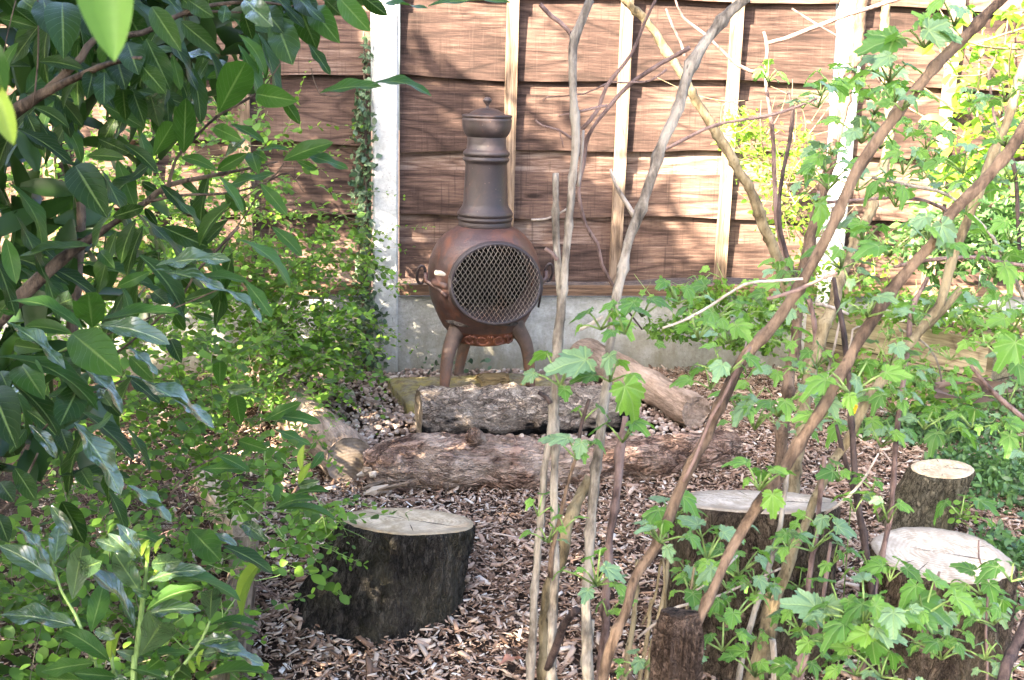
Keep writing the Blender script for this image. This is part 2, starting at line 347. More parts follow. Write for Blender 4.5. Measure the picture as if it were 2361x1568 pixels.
M_HEDGE = leafmat('hedge_leaf', (.03, .07, .02), (.045, .10, .025), (.07, .14, .03), (.2, .4, .05), .35, .5, isl=True, tw=.2)
M_HEDGED = leafmat('inner_shade_leaf', (.012, .03, .008), (.02, .05, .012), (.035, .075, .018), (.12, .3, .03), .35, .3, isl=True, tw=.22)  # shade inside the laurel put into a darker leaf colour
M_CURR = leafmat('currant_leaf', (.06, .165, .03), (.12, .29, .045), (.22, .42, .06), (.38, .72, .05), .38, .5, veins='palm', tw=.42, patchy=.1)
M_CURRB = leafmat('currant_leaf_bluish', (.12, .22, .10), (.16, .28, .14), (.20, .34, .18), (.30, .5, .12), .45, .5, veins='palm', tw=.25)
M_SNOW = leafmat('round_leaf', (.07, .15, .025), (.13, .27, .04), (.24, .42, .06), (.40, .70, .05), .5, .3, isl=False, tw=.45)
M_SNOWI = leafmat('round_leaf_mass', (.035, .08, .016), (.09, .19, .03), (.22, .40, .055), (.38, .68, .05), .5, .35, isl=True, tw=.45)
M_IVY = leafmat('ivy_leaf', (.045, .085, .045), (.075, .13, .07), (.12, .18, .10), (.15, .28, .08), .4, .5, veins='palm', tw=.15)
M_IVYI = leafmat('ivy_leaf_mass', (.035, .07, .035), (.06, .11, .055), (.10, .16, .08), (.15, .28, .08), .4, .5, isl=True, tw=.15)
M_GOLD = leafmat('golden_leaf', (.09, .22, .025), (.20, .38, .04), (.34, .50, .07), (.45, .72, .06), .45, .4, isl=False, tw=.45)
M_GOLDI = leafmat('golden_leaf_mass', (.10, .24, .03), (.22, .38, .04), (.36, .50, .07), (.5, .72, .07), .45, .4, isl=True, tw=.45)
M_VINCA = leafmat('ground_cover_leaf', (.04, .09, .035), (.08, .17, .055), (.14, .27, .07), (.2, .4, .07), .4, .45, isl=True, tw=.25)
M_DEAD = leafmat('dead_leaf', (.10, .07, .055), (.17, .12, .10), (.22, .17, .15), (.3, .2, .12), .7, .2, tw=.2)
M_GREYLEAF = leafmat('faded_leaf', (.24, .25, .17), (.30, .32, .22), (.36, .38, .27), (.3, .35, .2), .6, .3, veins='laurel', tw=.15)
M_PINKLEAF = leafmat('pink_leaf', (.50, .24, .17), (.55, .28, .2), (.55, .3, .2), (.7, .35, .2), .6, .3, veins='laurel', tw=.2)
n = N('yellow_petal', .6, .3); M_YEL = n.done((.75, .55, .03, 1))
def chips_mat():
    n = N('bark_chips', .85, .2); r = rnd_isl(n)
    c = n.ramp(r, [(0, (.05, .028, .018)), (.16, (.17, .10, .066)), (.38, (.33, .205, .145)), (.66, (.55, .39, .295)), (.88, (.68, .54, .43)), (1, (.80, .75, .70))])
    c = n.mix(n.math('MULTIPLY', n.noise(n.coord(), 60, 4, .7), .35), c, (.10, .068, .05)); c = n.mix(n.math('MULTIPLY', n.ramp(n.noise(n.coord(), 2.6, 5, .6), [(.42, 0.0), (.62, 1.0)]), .4), c, (.13, .085, .06))
    return n.done(c, n.bump(n.noise(n.coord(), 220, 4, .7), .5, .003))
M_CHIPS = chips_mat()
def peb_mat():
    n = N('pebbles', .7, .3); r = rnd_isl(n)
    c = n.ramp(r, [(0, (.09, .06, .045)), (.3, (.22, .155, .12)), (.7, (.40, .30, .24)), (1, (.56, .49, .43))])
    c = n.mix(n.math('MULTIPLY', n.noise(n.coord(), 60, 4, .7), .4), c, (.2, .13, .1))
    return n.done(c, n.bump(n.noise(n.coord(), 120, 4, .7), .3, .002))
M_PEB = peb_mat()
def soil_mat():
    n = N('soil', .98, .1); v = n.coord()
    c = n.ramp(n.noise(v, 22, 9, .8), [(.35, (.03, .02, .015)), (.55, (.09, .06, .045)), (.72, (.17, .12, .09))])
    h = n.math('ADD', n.noise(v, 45, 8, .8), n.voro(v, 90))
    return n.done(c, n.bump(h, 1, .02))
M_SOIL = soil_mat()

# ------------------------------------------------------------------ ground
V = []; Fc = []; NX, NY = 90, 90
xs = [-30, -12, -5] + list(np.linspace(-3, 3.4, 84)) + [6, 12, 30]; ys = [-30, -10, -3] + list(np.linspace(-1, 5.6, 84)) + [9, 15, 30]
for j, y in enumerate(ys):
    for i, x in enumerate(xs): V.append((x, y, -.012+.014*mnoise.noise(Vector((x*3, y*3, 0)))+.006*mnoise.noise(Vector((x*11, y*11, 4)))))
for j in range(len(ys)-1):
    for i in range(len(xs)-1): a = j*len(xs)+i; Fc.append((a, a+1, a+1+len(xs), a+len(xs)))
tag(link('ground', mesh('ground', V, Fc, M_SOIL)), kind='structure')

# ------------------------------------------------------------------ fence
FA = R(7.5); FD = Vector((math.cos(FA), math.sin(FA), 0)); FN = Vector((math.sin(FA), -math.cos(FA), 0))   # along, towards the viewer
FO = G(888, 857, 0.0); FO.z = 0
def FW(s, n_, z): return FO+FD*s+FN*n_+Vector((0, 0, z))
BAY = 1.93; PH = .052
FM = Matrix(((FD.x, -FN.x, 0), (FD.y, -FN.y, 0), (0, 0, 1)))    # local x along, local -y to viewer
def post(s, label):
    o = empty('concrete_post', label, 'fence post', FW(s, 0, 0), FA, 'concrete fence posts')
    a = Acc(); w, d, h = .052, .05, 2.25
    ring = [(-w+.008, -d), (w-.008, -d), (w, -d+.008), (w, d-.008), (w-.008, d), (-w+.008, d), (-w, d-.008), (-w, -d+.008)]
    zs = np.linspace(-.05, h, 30); Vv = []; Ff = []
    for z in zs:
        for x, y in ring: Vv.append((x+.0015*mnoise.noise(Vector((x*40, z*9, s))), y+.0015*mnoise.noise(Vector((y*40, z*9, s+5))), z))
    for i in range(len(zs)-1):
        for k in range(8): k2 = (k+1) % 8; Ff.append((i*8+k, i*8+k2, i*8+8+k2, i*8+8+k))
    Ff.append(tuple(range((len(zs)-1)*8, len(zs)*8)))
    a.add(Vv, Ff); a.build('shaft', M_POST, o, False, world=False)
post(-BAY, 'concrete fence post behind the dark laurel, beyond the left end of the view')
post(0, 'pale concrete fence post with ivy up its left side, left of the chiminea')
post(BAY, 'sunlit concrete fence post behind the tangle of brown stems at the right')
post(2*BAY, 'concrete fence post at the far right behind the golden shrub')
bz = [(1.56, 1.80), (1.23, 1.475), (.945, 1.168), (.672, .855), (.40, .556)]           # boards in front
bb = [(1.74, 1.98), (1.44, 1.60), (1.13, 1.27), (.82, .98), (.53, .705)]               # boards behind
def board(parent, s0, s1, z0, z1, y, seed, wav):
    n_ = 44; Vv = []; Ff = []; th = .011
    for i in range(n_+1):
        t = i/n_; x = s0+(s1-s0)*t
        wb = wav*mnoise.noise(Vector((x*1.1, seed*3.7, 0)))*2.0+wav*.25*mnoise.noise(Vector((x*6, seed, 7)))
        wt = .006*mnoise.noise(Vector((x*1.6, seed*2.1, 5)))+.0016*mnoise.noise(Vector((x*30, seed, 2)))
        yo = y+.003*mnoise.noise(Vector((x*2, seed, 9)))
        for (yy, zz) in ((yo-th*.6, z1+wt), (yo-th-.002, (z0+z1)/2), (yo-th-.006, z0+wb), (yo, z0+wb), (yo, z1+wt)):
            Vv.append((x, yy, zz))
    for i in range(n_):
        for k in range(5): k2 = (k+1) % 5; Ff.append((i*5+k, i*5+k2, i*5+5+k2, i*5+5+k))
    Ff += [tuple(range(4, -1, -1)), tuple(n_*5+k for k in range(5))]
    return link('board', mesh('board', Vv, Ff, M_BOARD, False), parent)
def panel(k, label, bats, seed):
    o = empty('fence_panel', label, 'fence panel', FW(k*BAY, 0, 0), FA, 'wooden fence panels')
    a, b = .058, BAY-.058
    for i, (z0, z1) in enumerate(bz): board(o, a, b, z0, z1, -.002, seed+i*1.3, .022)
    for i, (z0, z1) in enumerate(bb): board(o, a, b, z0, z1, .022, seed+20+i*1.7, .012)
    board(o, a, b, 1.93, 2.12, -.002, seed+50, .01)
    for s in bats:
        Vv, Ff = box((s, -.030, 1.235), (.046, .032, 1.69)); 
        Vv = [v+Vector((.0, .0, 0)) for v in Vv]
        link('batten', mesh('batten', Vv, Ff, M_BATTEN, False), o)
    Vv, Ff = box((BAY/2, -.028, .362), (b-a, .034, .046)); link('bottom_rail', mesh('bottom_rail', Vv, Ff, M_RAIL, False), o)
    Vv, Ff = box((BAY/2, -.026, 2.10), (b-a, .032, .04)); link('top_rail', mesh('top_rail', Vv, Ff, M_RAIL, False), o)
    g = tag(empty('gravel_board', label.replace('lapped fence panel', 'concrete gravel board under the fence').replace('wooden ', ''), 'gravel board', FW(k*BAY, 0, 0), FA, 'concrete gravel boards'))
    Vv = []; Ff = []; n_ = 40
    for i in range(n_+1):
        x = a-.01+(b-a+.02)*i/n_; q = .002*mnoise.noise(Vector((x*4, k, 0)))
        for (yy, zz) in ((-.018+q, -.05), (-.018+q, .327), (-.013, .332), (.026, .332), (.026, -.05)): Vv.append((x, yy, zz))
    for i in range(n_):
        for j in range(5): j2 = (j+1) % 5; Ff.append((i*5+j, i*5+5+j, i*5+5+j2, i*5+j2))
    Ff += [tuple(range(5)), tuple(n_*5+j for j in range(4, -1, -1))]
    link('panel_face', mesh('panel_face', Vv, Ff, M_GBOARD, False), g)
def sof(px, py):       # distance along the fence of a picture column
    d = ray(px, py); o = Vector((0, 0, CAMH)); t = (FO-o).dot(FN)/d.dot(FN); return (o+d*t-FO).dot(FD)
panel(-1, 'shaded wooden lapped fence panel left of the ivy-clad post', [BAY+sof(560, 100), BAY+sof(330, 100), BAY+sof(100, 100)], 3)
panel(0, 'reddish brown wooden lapped fence panel behind the chiminea', [sof(1178, 100), sof(1438, 100), sof(1690, 100)], 11)
panel(1, 'sunlit wooden lapped fence panel at the right behind the stems', [sof(2190, 100)-BAY, sof(2440, 100)-BAY, sof(2690, 100)-BAY], 29)

# ------------------------------------------------------------------ chiminea
CHY = 4.22; cc = P(1116, 600, CHY); ctr = Vector((cc.x, CHY, 0))
chim = empty('chiminea', 'rusty cast iron chiminea with lid, domed mesh guard and three splayed legs', 'chiminea', ctr)
def cz(y, x=1116): return P(x, y, CHY).z
def cp(r, y): return (r*MPP(P(1116, y, CHY)), cz(y))
def cl(name, prof, mat, parent=chim, seg=64, dr=None):
    Vv, Ff = lathe(prof, seg, disp=dr); o = link(name, mesh(name, Vv, Ff, mat, True), parent)
    return o
collar = cl('neck', [cp(r, y) for r, y in [(44, 312), (45, 318), (45, 330), (46, 344), (49, 346), (53, 350), (54, 354), (53, 358), (50.5, 360), (50.5, 362), (53, 364), (54, 367), (53, 371), (49, 374), (48, 380), (49, 420), (51.5, 468), (54, 476), (60, 484), (64, 490), (64.5, 494), (62, 497.5), (61, 498.5), (63.5, 501), (64, 504), (62, 507.5), (59.5, 509), (60.5, 511), (61, 519), (60, 522), (55, 524)]], M_IRON)
lid = cl('lid', [cp(r, y) for r, y in [(0.1, 249), (14, 249.5), (26, 253), (36, 258.5), (42, 263), (52, 264), (57, 265), (58.5, 267.5), (57, 270.5), (55.5, 271.5), (55.5, 273), (57.5, 274.5), (58, 277), (57, 280), (57, 288), (55.5, 298), (52, 307), (47, 314), (43, 317), (30, 318)]], M_IRON)
cl('lid_knob', [cp(r, y) for r, y in [(0.1, 223), (5, 224), (9, 228), (10.5, 232), (9, 235), (5, 240), (3.2, 245), (4, 249), (7, 251)]], M_IRON, lid, 24)
# the round body with the mouth cut out
bp = [(58, 520), (66, 523), (80, 531), (95, 543), (108, 558), (119, 578), (126, 600), (129, 622), (129, 645), (126, 668), (120, 692), (110, 716), (100, 736), (92, 750), (84, 758), (80, 764), (76, 774), (68, 782), (50, 788), (25, 790), (0.1, 790)]
prof = []
for i in range(len(bp)-1):
    for t in (0, .25, .5, .75): prof.append(cp(bp[i][0]*(1-t)+bp[i+1][0]*t, bp[i][1]*(1-t)+bp[i+1][1]*t))
prof.append(cp(*bp[-1]))
ma = R(15); md = Vector((math.sin(ma), -math.cos(ma), 0)); ms = Vector((math.cos(ma), math.sin(ma), 0))   # mouth looks slightly to the right
mc_z = cz(636); MRX, MRZ, MD = .168, .149, .165
def clean(Vv, Ff, cond):
    return Vv, [f for f in Ff if not cond(sum((Vector(Vv[i]) for i in f), Vector())/len(f))]
def inmouth(c, k=1.0):
    return c.dot(md) > 0.03 and (c.dot(ms)/(MRX*k))**2+((c.z-mc_z)/(MRZ*k))**2 < 1
Vv, Ff = lathe(prof, 128)
Vv, F1 = clean(Vv, Ff, lambda c: inmouth(c, .97))
cut_low = cz(752)
up_f = [f for f in F1 if sum(Vv[i][2] for i in f)/4 > cut_low]; lo_f = [f for f in F1 if sum(Vv[i][2] for i in f)/4 <= cut_low]
link('body', mesh('body', Vv, up_f, M_IRONB), chim)
Vi, Fi = lathe([(max(.001, r-.012), z) for r, z in prof], 96); Vi, Fi = clean(Vi, Fi, lambda c: inmouth(c, .97))
link('fire_chamber', mesh('fire_chamber', Vi, Fi, M_SOOT), chim)
Va, Fa = lathe([(.001, cz(712)), (.09, cz(714)), (.17, cz(722)), (.175, cz(730))], 40, disp=lambda t, z, r: .01*math.sin(t*5))
link('ash_bed', mesh('ash_bed', [(x, y, z+.012*mnoise.noise(Vector((x*22, y*22, 0)))) for x, y, z in Va], Fa, M_ASH), chim)
# lower bowl with cast relief
link('lower_bowl', mesh('lower_bowl', Vv, lo_f, M_RUST), chim)
a = Acc()
def bowl_pt(th, y, off):   # th from the mouth direction
    for i in range(len(bp)-1):
        if bp[i][1] <= y <= bp[i+1][1]:
            t = (y-bp[i][1])/(bp[i+1][1]-bp[i][1]); r, z = cp(bp[i][0]*(1-t)+bp[i+1][0]*t, y); break
    r += off; d = md*math.cos(th)+ms*math.sin(th); return Vector((d.x*r, d.y*r, z))
for (t0, w_) in ((-.25, .24), (.22, .2), (.62, .15), (-.62, .15)):
    pts = []
    for k in range(22):
        s = k/21*PI*1.9+.4; rr = .9-.55*k/21
        pts.append((bowl_pt(t0+w_*rr*math.cos(s), min(783, max(752, 767+14*rr*math.sin(s))), .006), .006-.003*k/21))
    Vt, Ft = tube(pts, 6); a.add(Vt, Ft)
for t0 in (-.48, 0.0, .45):
    pts = [(bowl_pt(t0-.09+.02*k, 756+4*math.sin(k*.9)+k, .004), .0055) for k in range(10)]; Vt, Ft = tube(pts, 6); a.add(Vt, Ft)
a.build('cast_scrollwork', M_RUST, chim, world=False)
# mouth: tunnel + outward lip
def mouth_ring(d, kx, kz, dz=0.0, droop=0.0, n_=72):
    out = []
    for k in range(n_):
        t = 2*PI*k/n_; x = math.cos(t)*MRX*kx; z = math.sin(t)*MRZ*kz
        if z < 0: z *= .94
        dd = d+droop*max(0, -math.sin(t))
        out.append(md*dd+ms*x+Vector((0, 0, mc_z+z+dz)))
    return out
def loft(rings, closed=True):
    n_ = len(rings[0]); Vv = [v for r in rings for v in r]; Ff = []
    for i in range(len(rings)-1):
        for k in range(n_): k2 = (k+1) % n_; Ff.append((i*n_+k, i*n_+k2, i*n_+n_+k2, i*n_+n_+k))
    return Vv, Ff
Vv, Ff = loft([mouth_ring(.06, 1.0, 1.0), mouth_ring(.13, 1.0, 1.0), mouth_ring(MD, 1.02, 1.02, droop=.02), mouth_ring(MD+.012, 1.06, 1.07, droop=.03), mouth_ring(MD+.02, 1.05, 1.05, droop=.03), mouth_ring(MD+.02, .98, .98, droop=.03), mouth_ring(MD+.004, .95, .95, droop=.02), mouth_ring(.10, .95, .95), mouth_ring(.05, .95, .95)])
link('mouth_collar', mesh('mouth_collar', Vv, Ff, M_IRON), chim)
rp = mouth_ring(MD+.026, 1.0, 1.0, droop=.035); rp.append(rp[0])
Vv, Ff = tube([(p, .0085) for p in rp], 8, cap=False); guard = link('mesh_guard', mesh('guard_frame', Vv, Ff, M_IRON), chim)
# diamond mesh, bulging outwards
a = Acc(); sp = .0172; slope = 1.5
def gpt(x, z):
    q = (x/MRX)**2+(z/MRZ)**2
    if z < 0: q = (x/MRX)**2+(z/(MRZ*.94))**2
    if q > 1: return None
    return md*(MD+.026+.035*max(0, -z/MRZ)+.045*math.sqrt(1-q))+ms*x+Vector((0, 0, mc_z+z))
for sg in (-1, 1):
    c = -.5
    while c < .5:
        run = []
        for k in range(0, 90):
            z = -.17+k*.34/89; x = c+sg*z/slope+.0016*math.sin(z*slope/sp*PI*1.0)
            g = gpt(x, z)
            if g is not None: run.append((g, .00085))
        if len(run) > 3: Vt, Ft = tube(run[::2]+[run[-1]], 3, cap=False); a.add(Vt, Ft)
        c += sp
wm = a.build('wire_mesh', M_WIRE, guard, True, world=False)
# side brackets, handles, hinge
def br(sg):
    b = Acc(); o3 = ms*sg
    base = ms*(sg*.19)+md*.08+Vector((0, 0, cz(655)))
    outp = ms*(sg*.235)+md*.045+Vector((0, 0, cz(640)))
    b.add(*tube([(ms*(sg*.17)+md*.13+Vector((0, 0, cz(668))), .010), (base, .011), (outp, .010), (outp+Vector((0, 0, .03)), .009)], 8))
    b.add(*tube([(ms*(sg*.165)+md*.13+Vector((0, 0, cz(645))), .014), (ms*(sg*.205)+md*.06+Vector((0, 0, cz(642))), .018)], 8))
    b.build('side_bracket', M_IRONB, chim, world=False)
    pts = []; c0 = ms*(sg*.25)+md*.03+Vector((0, 0, cz(628)))
    for k in range(25):
        t = 2*PI*k/24; pts.append((c0+ms*(sg*.016*math.cos(t))+Vector((0, 0, .036*math.sin(t)))+md*.012*math.sin(t), .0055))
    Vt, Ft = tube(pts, 7, cap=False); link('ring_handle', mesh('ring_handle', Vt, Ft, M_IRON), chim)
br(-1); br(1)
h0 = ms*-.205+md*.085+Vector((0, 0, cz(618))); h1 = ms*-.165+md*.12+Vector((0, 0, cz(620)))
Vt, Ft = tube([(h0, .010), (h1, .010)], 12); link('pale_grip', mesh('pale_grip', Vt, Ft, M_HANDLE), chim)
Vt, Ft = tube([(h1, .006), (ms*-.155+md*.17+Vector((0, 0, cz(626))), .007), (ms*-.15+md*.19+Vector((0, 0, cz(628))), .009)], 8); link('latch_bar', mesh('latch_bar', Vt, Ft, M_IRON), chim)
Vt, Ft = tube([(ms*.168+md*.185+Vector((0, 0, cz(690))), .004), (ms*.178+md*.19+Vector((0, 0, cz(650))), .004), (ms*.176+md*.18+Vector((0, 0, cz(620))), .005)], 6); link('hinge_rod', mesh('hinge_rod', Vt, Ft, M_IRON), chim)
SZ = .062
def leg(x0, y0, x1, y1, x2, y2, dy0, dy2, w0, w2):
    a0 = P(x0, y0, CHY+dy0)-ctr; a2 = P(x2, y2, CHY+dy2)-ctr; a1 = P(x1, y1, CHY+(dy0+dy2*2)/3)-ctr
    a2.z = SZ; m0 = MPP(P(x0, y0, CHY))
    path = smoothpath([(a0+Vector((0, 0, .03)), w0*.9*m0/2), (a0, w0*m0/2), (a1, (w0*.45+w2*.55)*m0/2), (a2+Vector((0, 0, .02)), w2*m0/2), (a2, w2*1.15*m0/2)], .012)
    Vv, Ff = tube(path, 16); link('leg', mesh('leg', Vv, Ff, M_LEG), chim)
f1 = G(1024, 904, SZ); f3 = G(1058, 862, SZ); f2 = G(1222, 893, SZ)
leg(1056, 752, 1034, 812, 1024, 904, -.10, f1.y-CHY, 42, 22)
leg(1190, 752, 1214, 800, 1222, 893, -.08, f2.y-CHY, 40, 22)
leg(1078, 764, 1066, 812, 1058, 862, .11, f3.y-CHY, 32, 22)

# slab with the offcut
def rough_block(name, c4, z0, z1, mat, label, cat, parts='block', amp=.008, nsub=26):
    """block on a quadrilateral footprint with broken edges"""
    ctr0 = sum((Vector(p) for p in c4), Vector())/4; o = empty(name, label, cat, (ctr0.x, ctr0.y, z0))
    Vv = []; Ff = []; n_ = nsub
    def q(u, v): return (Vector(c4[0])*(1-u)+Vector(c4[1])*u)*(1-v)+(Vector(c4[3])*(1-u)+Vector(c4[2])*u)*v
    def nz(p, k): return mnoise.noise(Vector((p.x*9, p.y*9, p.z*9+k)))*amp+mnoise.noise(Vector((p.x*34, p.y*34, p.z*34+k)))*amp*.5
    for j in range(n_+1):
        for i in range(n_+1):
            u, v = i/n_, j/n_; p = q(u, v); e = min(u, 1-u, v, 1-v); z = z1-(.012 if e == 0 else 0)
            p = Vector((p.x, p.y, z)); Vv.append((p.x+nz(p, 3)-ctr0.x, p.y+nz(p, 8)-ctr0.y, z+nz(p, 1)-z0))
    for j in range(n_):
        for i in range(n_): a_ = j*(n_+1)+i; Ff.append((a_, a_+1, a_+n_+2, a_+n_+1))
    loop = [(i, 0) for i in range(n_)]+[(n_, j) for j in range(n_)]+[(n_-i, n_) for i in range(n_)]+[(0, n_-j) for j in range(n_)]
    prev = [j*(n_+1)+i for i, j in loop]
    for lev in (.66, .33, 0):
        st = len(Vv)
        for i, j in loop:
            p = q(i/n_, j/n_); z = z0+(z1-z0)*lev; p = Vector((p.x, p.y, z)); Vv.append((p.x+nz(p, 3)*1.3-ctr0.x, p.y+nz(p, 8)*1.3-ctr0.y, z-z0-(.01 if lev == 0 else 0)))
        m = len(loop); cur = list(range(st, st+m))
        for k in range(m): k2 = (k+1) % m; Ff.append((prev[k], cur[k], cur[k2], prev[k2]))
        prev = cur
    link(parts, mesh(parts, Vv, Ff, mat, True), o); return o
rough_block('stone_slab', [G(940, 925, SZ-.004), G(1330, 925, SZ-.004), G(1290, 858, SZ-.004), G(893, 868, SZ-.004)], -.01, SZ-.004, M_SLAB, 'mossy yellowish stone slab lying under the legs of the chiminea', 'slab')
oc = [G(1112, 889, SZ), G(1175, 884, SZ), G(1172, 868, SZ), G(1096, 870, SZ)]
rough_block('timber_offcut', oc, SZ, SZ+.022, M_OFFCUT, 'small flat timber offcut lying on the mossy slab under the chiminea', 'offcut', amp=.001, nsub=6)

# ------------------------------------------------------------------ logs
def log(name, label, pts, mat, endmat, seg=56, bumps=.012, fr=14, ridge=.004, group=None, stubs=(), endtilt=None):
    """pts: (Vector centre, radius)"""
    c0 = pts[0][0].copy(); e0 = pts[-1][0]; ax = (e0-c0); rz = math.atan2(ax.y, ax.x)
    o = empty(name, label, 'log', (c0.x, c0.y, 0), rz, group)
    path = smoothpath(pts, .02)
    def dp(p, q, t, th):
        v = p+q*.09
        return bumps*mnoise.noise(v*fr)+ridge*abs(mnoise.noise(Vector((v.x*fr*2.2, v.y*fr*2.2+th*3, v.z*fr*4))))*1.6+ridge*.8*mnoise.noise(v*70)
    Vv, Ff = tube(path, seg, cap=False, disp=dp); n_ = len(path)
    a = Acc(); a.add(Vv, Ff); ob = a.build('trunk_bark', mat, o)
    for end, ring in ((0, Vv[:seg]), (1, Vv[-seg:])):
        cpt = sum(ring, Vector())/seg; e = Acc(); rings = [ring]
        dirn = (path[1][0]-path[0][0]).normalized() if end == 0 else (path[-2][0]-path[-1][0]).normalized()
        for k in (.93, .6, .3): rings.append([cpt+(v-cpt)*k+dirn*(.002+.004*mnoise.noise(v*30*k)) for v in ring])
        Ve = [v for r_ in rings for v in r_]+[cpt]; Fe = []
        for i in range(3):
            for k in range(seg):
                k2 = (k+1) % seg; q = (i*seg+k, i*seg+seg+k, i*seg+seg+k2, i*seg+k2); Fe.append(q if end == 0 else q[::-1])
        for k in range(seg): k2 = (k+1) % seg; q = (3*seg+k, len(Ve)-1, 3*seg+k2); Fe.append(q if end == 0 else q[::-1])
        e.add(Ve, Fe); e.build('cut_end', endmat, o)
    for sp_ in stubs:
        s = Acc(); s.add(*tube(smoothpath(sp_, .01), 14, wob=.25)); s.build('branch_stub', mat, o)
    return o
def gp(x, y, r, dz=0.0): p = G(x, y, 0); p.z = r*.93+dz; return p      # log centre over a ground point
# charred log: ground points along its axis
A0 = Vector((G(960, 1022).x, G(960, 1022).y+.07, .083)); A1 = Vector((G(1462, 1005).x, G(1462, 1005).y+.07, .075))
log('charred_log', 'cracked pale log with a charred black underside lying in front of the chiminea',
    [(A0, .083), (A0.lerp(A1, .3)+Vector((0, .01, 0)), .088), (A0.lerp(A1, .65), .080), (A1, .068)], M_CHARLOG, M_CUTG, bumps=.014, fr=11, ridge=.014)
B0 = Vector((G(846, 1130).x, G(846, 1130).y+.06, .065)); 
B = [(846, 1132, .056, -.005), (930, 1140, .081, 0), (1060, 1140, .085, 0), (1200, 1136, .075, 0), (1340, 1122, .062, 0), (1500, 1106, .065, 0), (1640, 1084, .056, 0), (1690, 1072, .048, 0)]
bpts = []
for x, y, r, dz in B: g = G(x, y); bpts.append((Vector((g.x, g.y+r*.8, r*.92+dz)), r))
def atlog(i, dx, dy, dz): return bpts[i][0]+Vector((dx, dy, dz))
stubs = [[(atlog(2, .07, -.01, .05), .022), (atlog(2, .05, -.02, .085), .022), (atlog(2, .035, -.045, .10), .026)],
         [(atlog(2, -.05, 0, .06), .016), (atlog(2, -.055, -.02, .09), .015)],
         [(atlog(2, -.1, -.06, -.01), .012), (atlog(2, -.11, -.10, -.028), .012)],
         [(atlog(2, .08, -.01, .07), .016), (atlog(2, .15, 0, .075), .015), (atlog(3, -.02, .0, .06), .010)]]
log('gnarled_log', 'long gnarled reddish brown log with knots and branch stubs in front of the charred log', bpts, M_FLOG, M_CUTG, bumps=.015, fr=9, ridge=.010, stubs=stubs)
p0 = G(812, 1128); p1 = G(640, 930)
d0 = Vector((p0.x-.015, p0.y+.05, .072)); d1 = Vector((p1.x-.06, p1.y+.05, .07))
log('smooth_log', 'bare grey log at the left edge of the gravel, its sawn end facing front', [(d0, .074), (d0.lerp(d1, .5), .078), (d1, .072), (d1+(d1-d0)*.25, .07)], M_SMOOTHLOG, M_CUTG, bumps=.012, fr=7, ridge=.002)
p0 = G(1620, 1002); p1 = G(1340, 862)
d0 = Vector((p0.x-.02, p0.y+.05, .068)); d1 = Vector((p1.x+.02, p1.y+.06, .078))
log('pale_log', 'smooth pinkish brown log running back to the fence right of the slab', [(d0, .056), (d0.lerp(d1, .5), .061), (d1, .072), (d1+(d1-d0)*.16, .072)], M_SMOOTHLOG, M_SMOOTHLOG, bumps=.016, fr=7, ridge=.002)
# splintered wood at the left end of the gnarled log
a = Acc(); sp0 = G(880, 1150)
bs = empty('splintered_wood', 'splintered broken wood chunk at the left end of the gnarled log', 'wood chunk', (sp0.x, sp0.y, 0))
for i in range(13):
    x0 = 842+random.random()*60; x1 = x0+random.uniform(15, 80); y0 = random.uniform(1085, 1150); y1 = y0+random.uniform(-35, 12)
    q0 = G(x0, y0); q1 = G(x1, y1); q0 = Vector((q0.x, bpts[0][0].y-.07-random.random()*.05, max(.012, (1150-y0)*.0011))); q1 = Vector((q1.x, q0.y+random.uniform(-.01, .05), q0.z+random.uniform(0, .035)))
    Vt, Ft = tube([(q0, .003), (q0.lerp(q1, .4), random.uniform(.008, .016)), (q1, .005)], 5, wob=.5, seed=i); b_ = Acc(); b_.add(Vt, Ft); b_.build('splinter', M_PLANK if i % 3 else M_FLOG, bs, False)

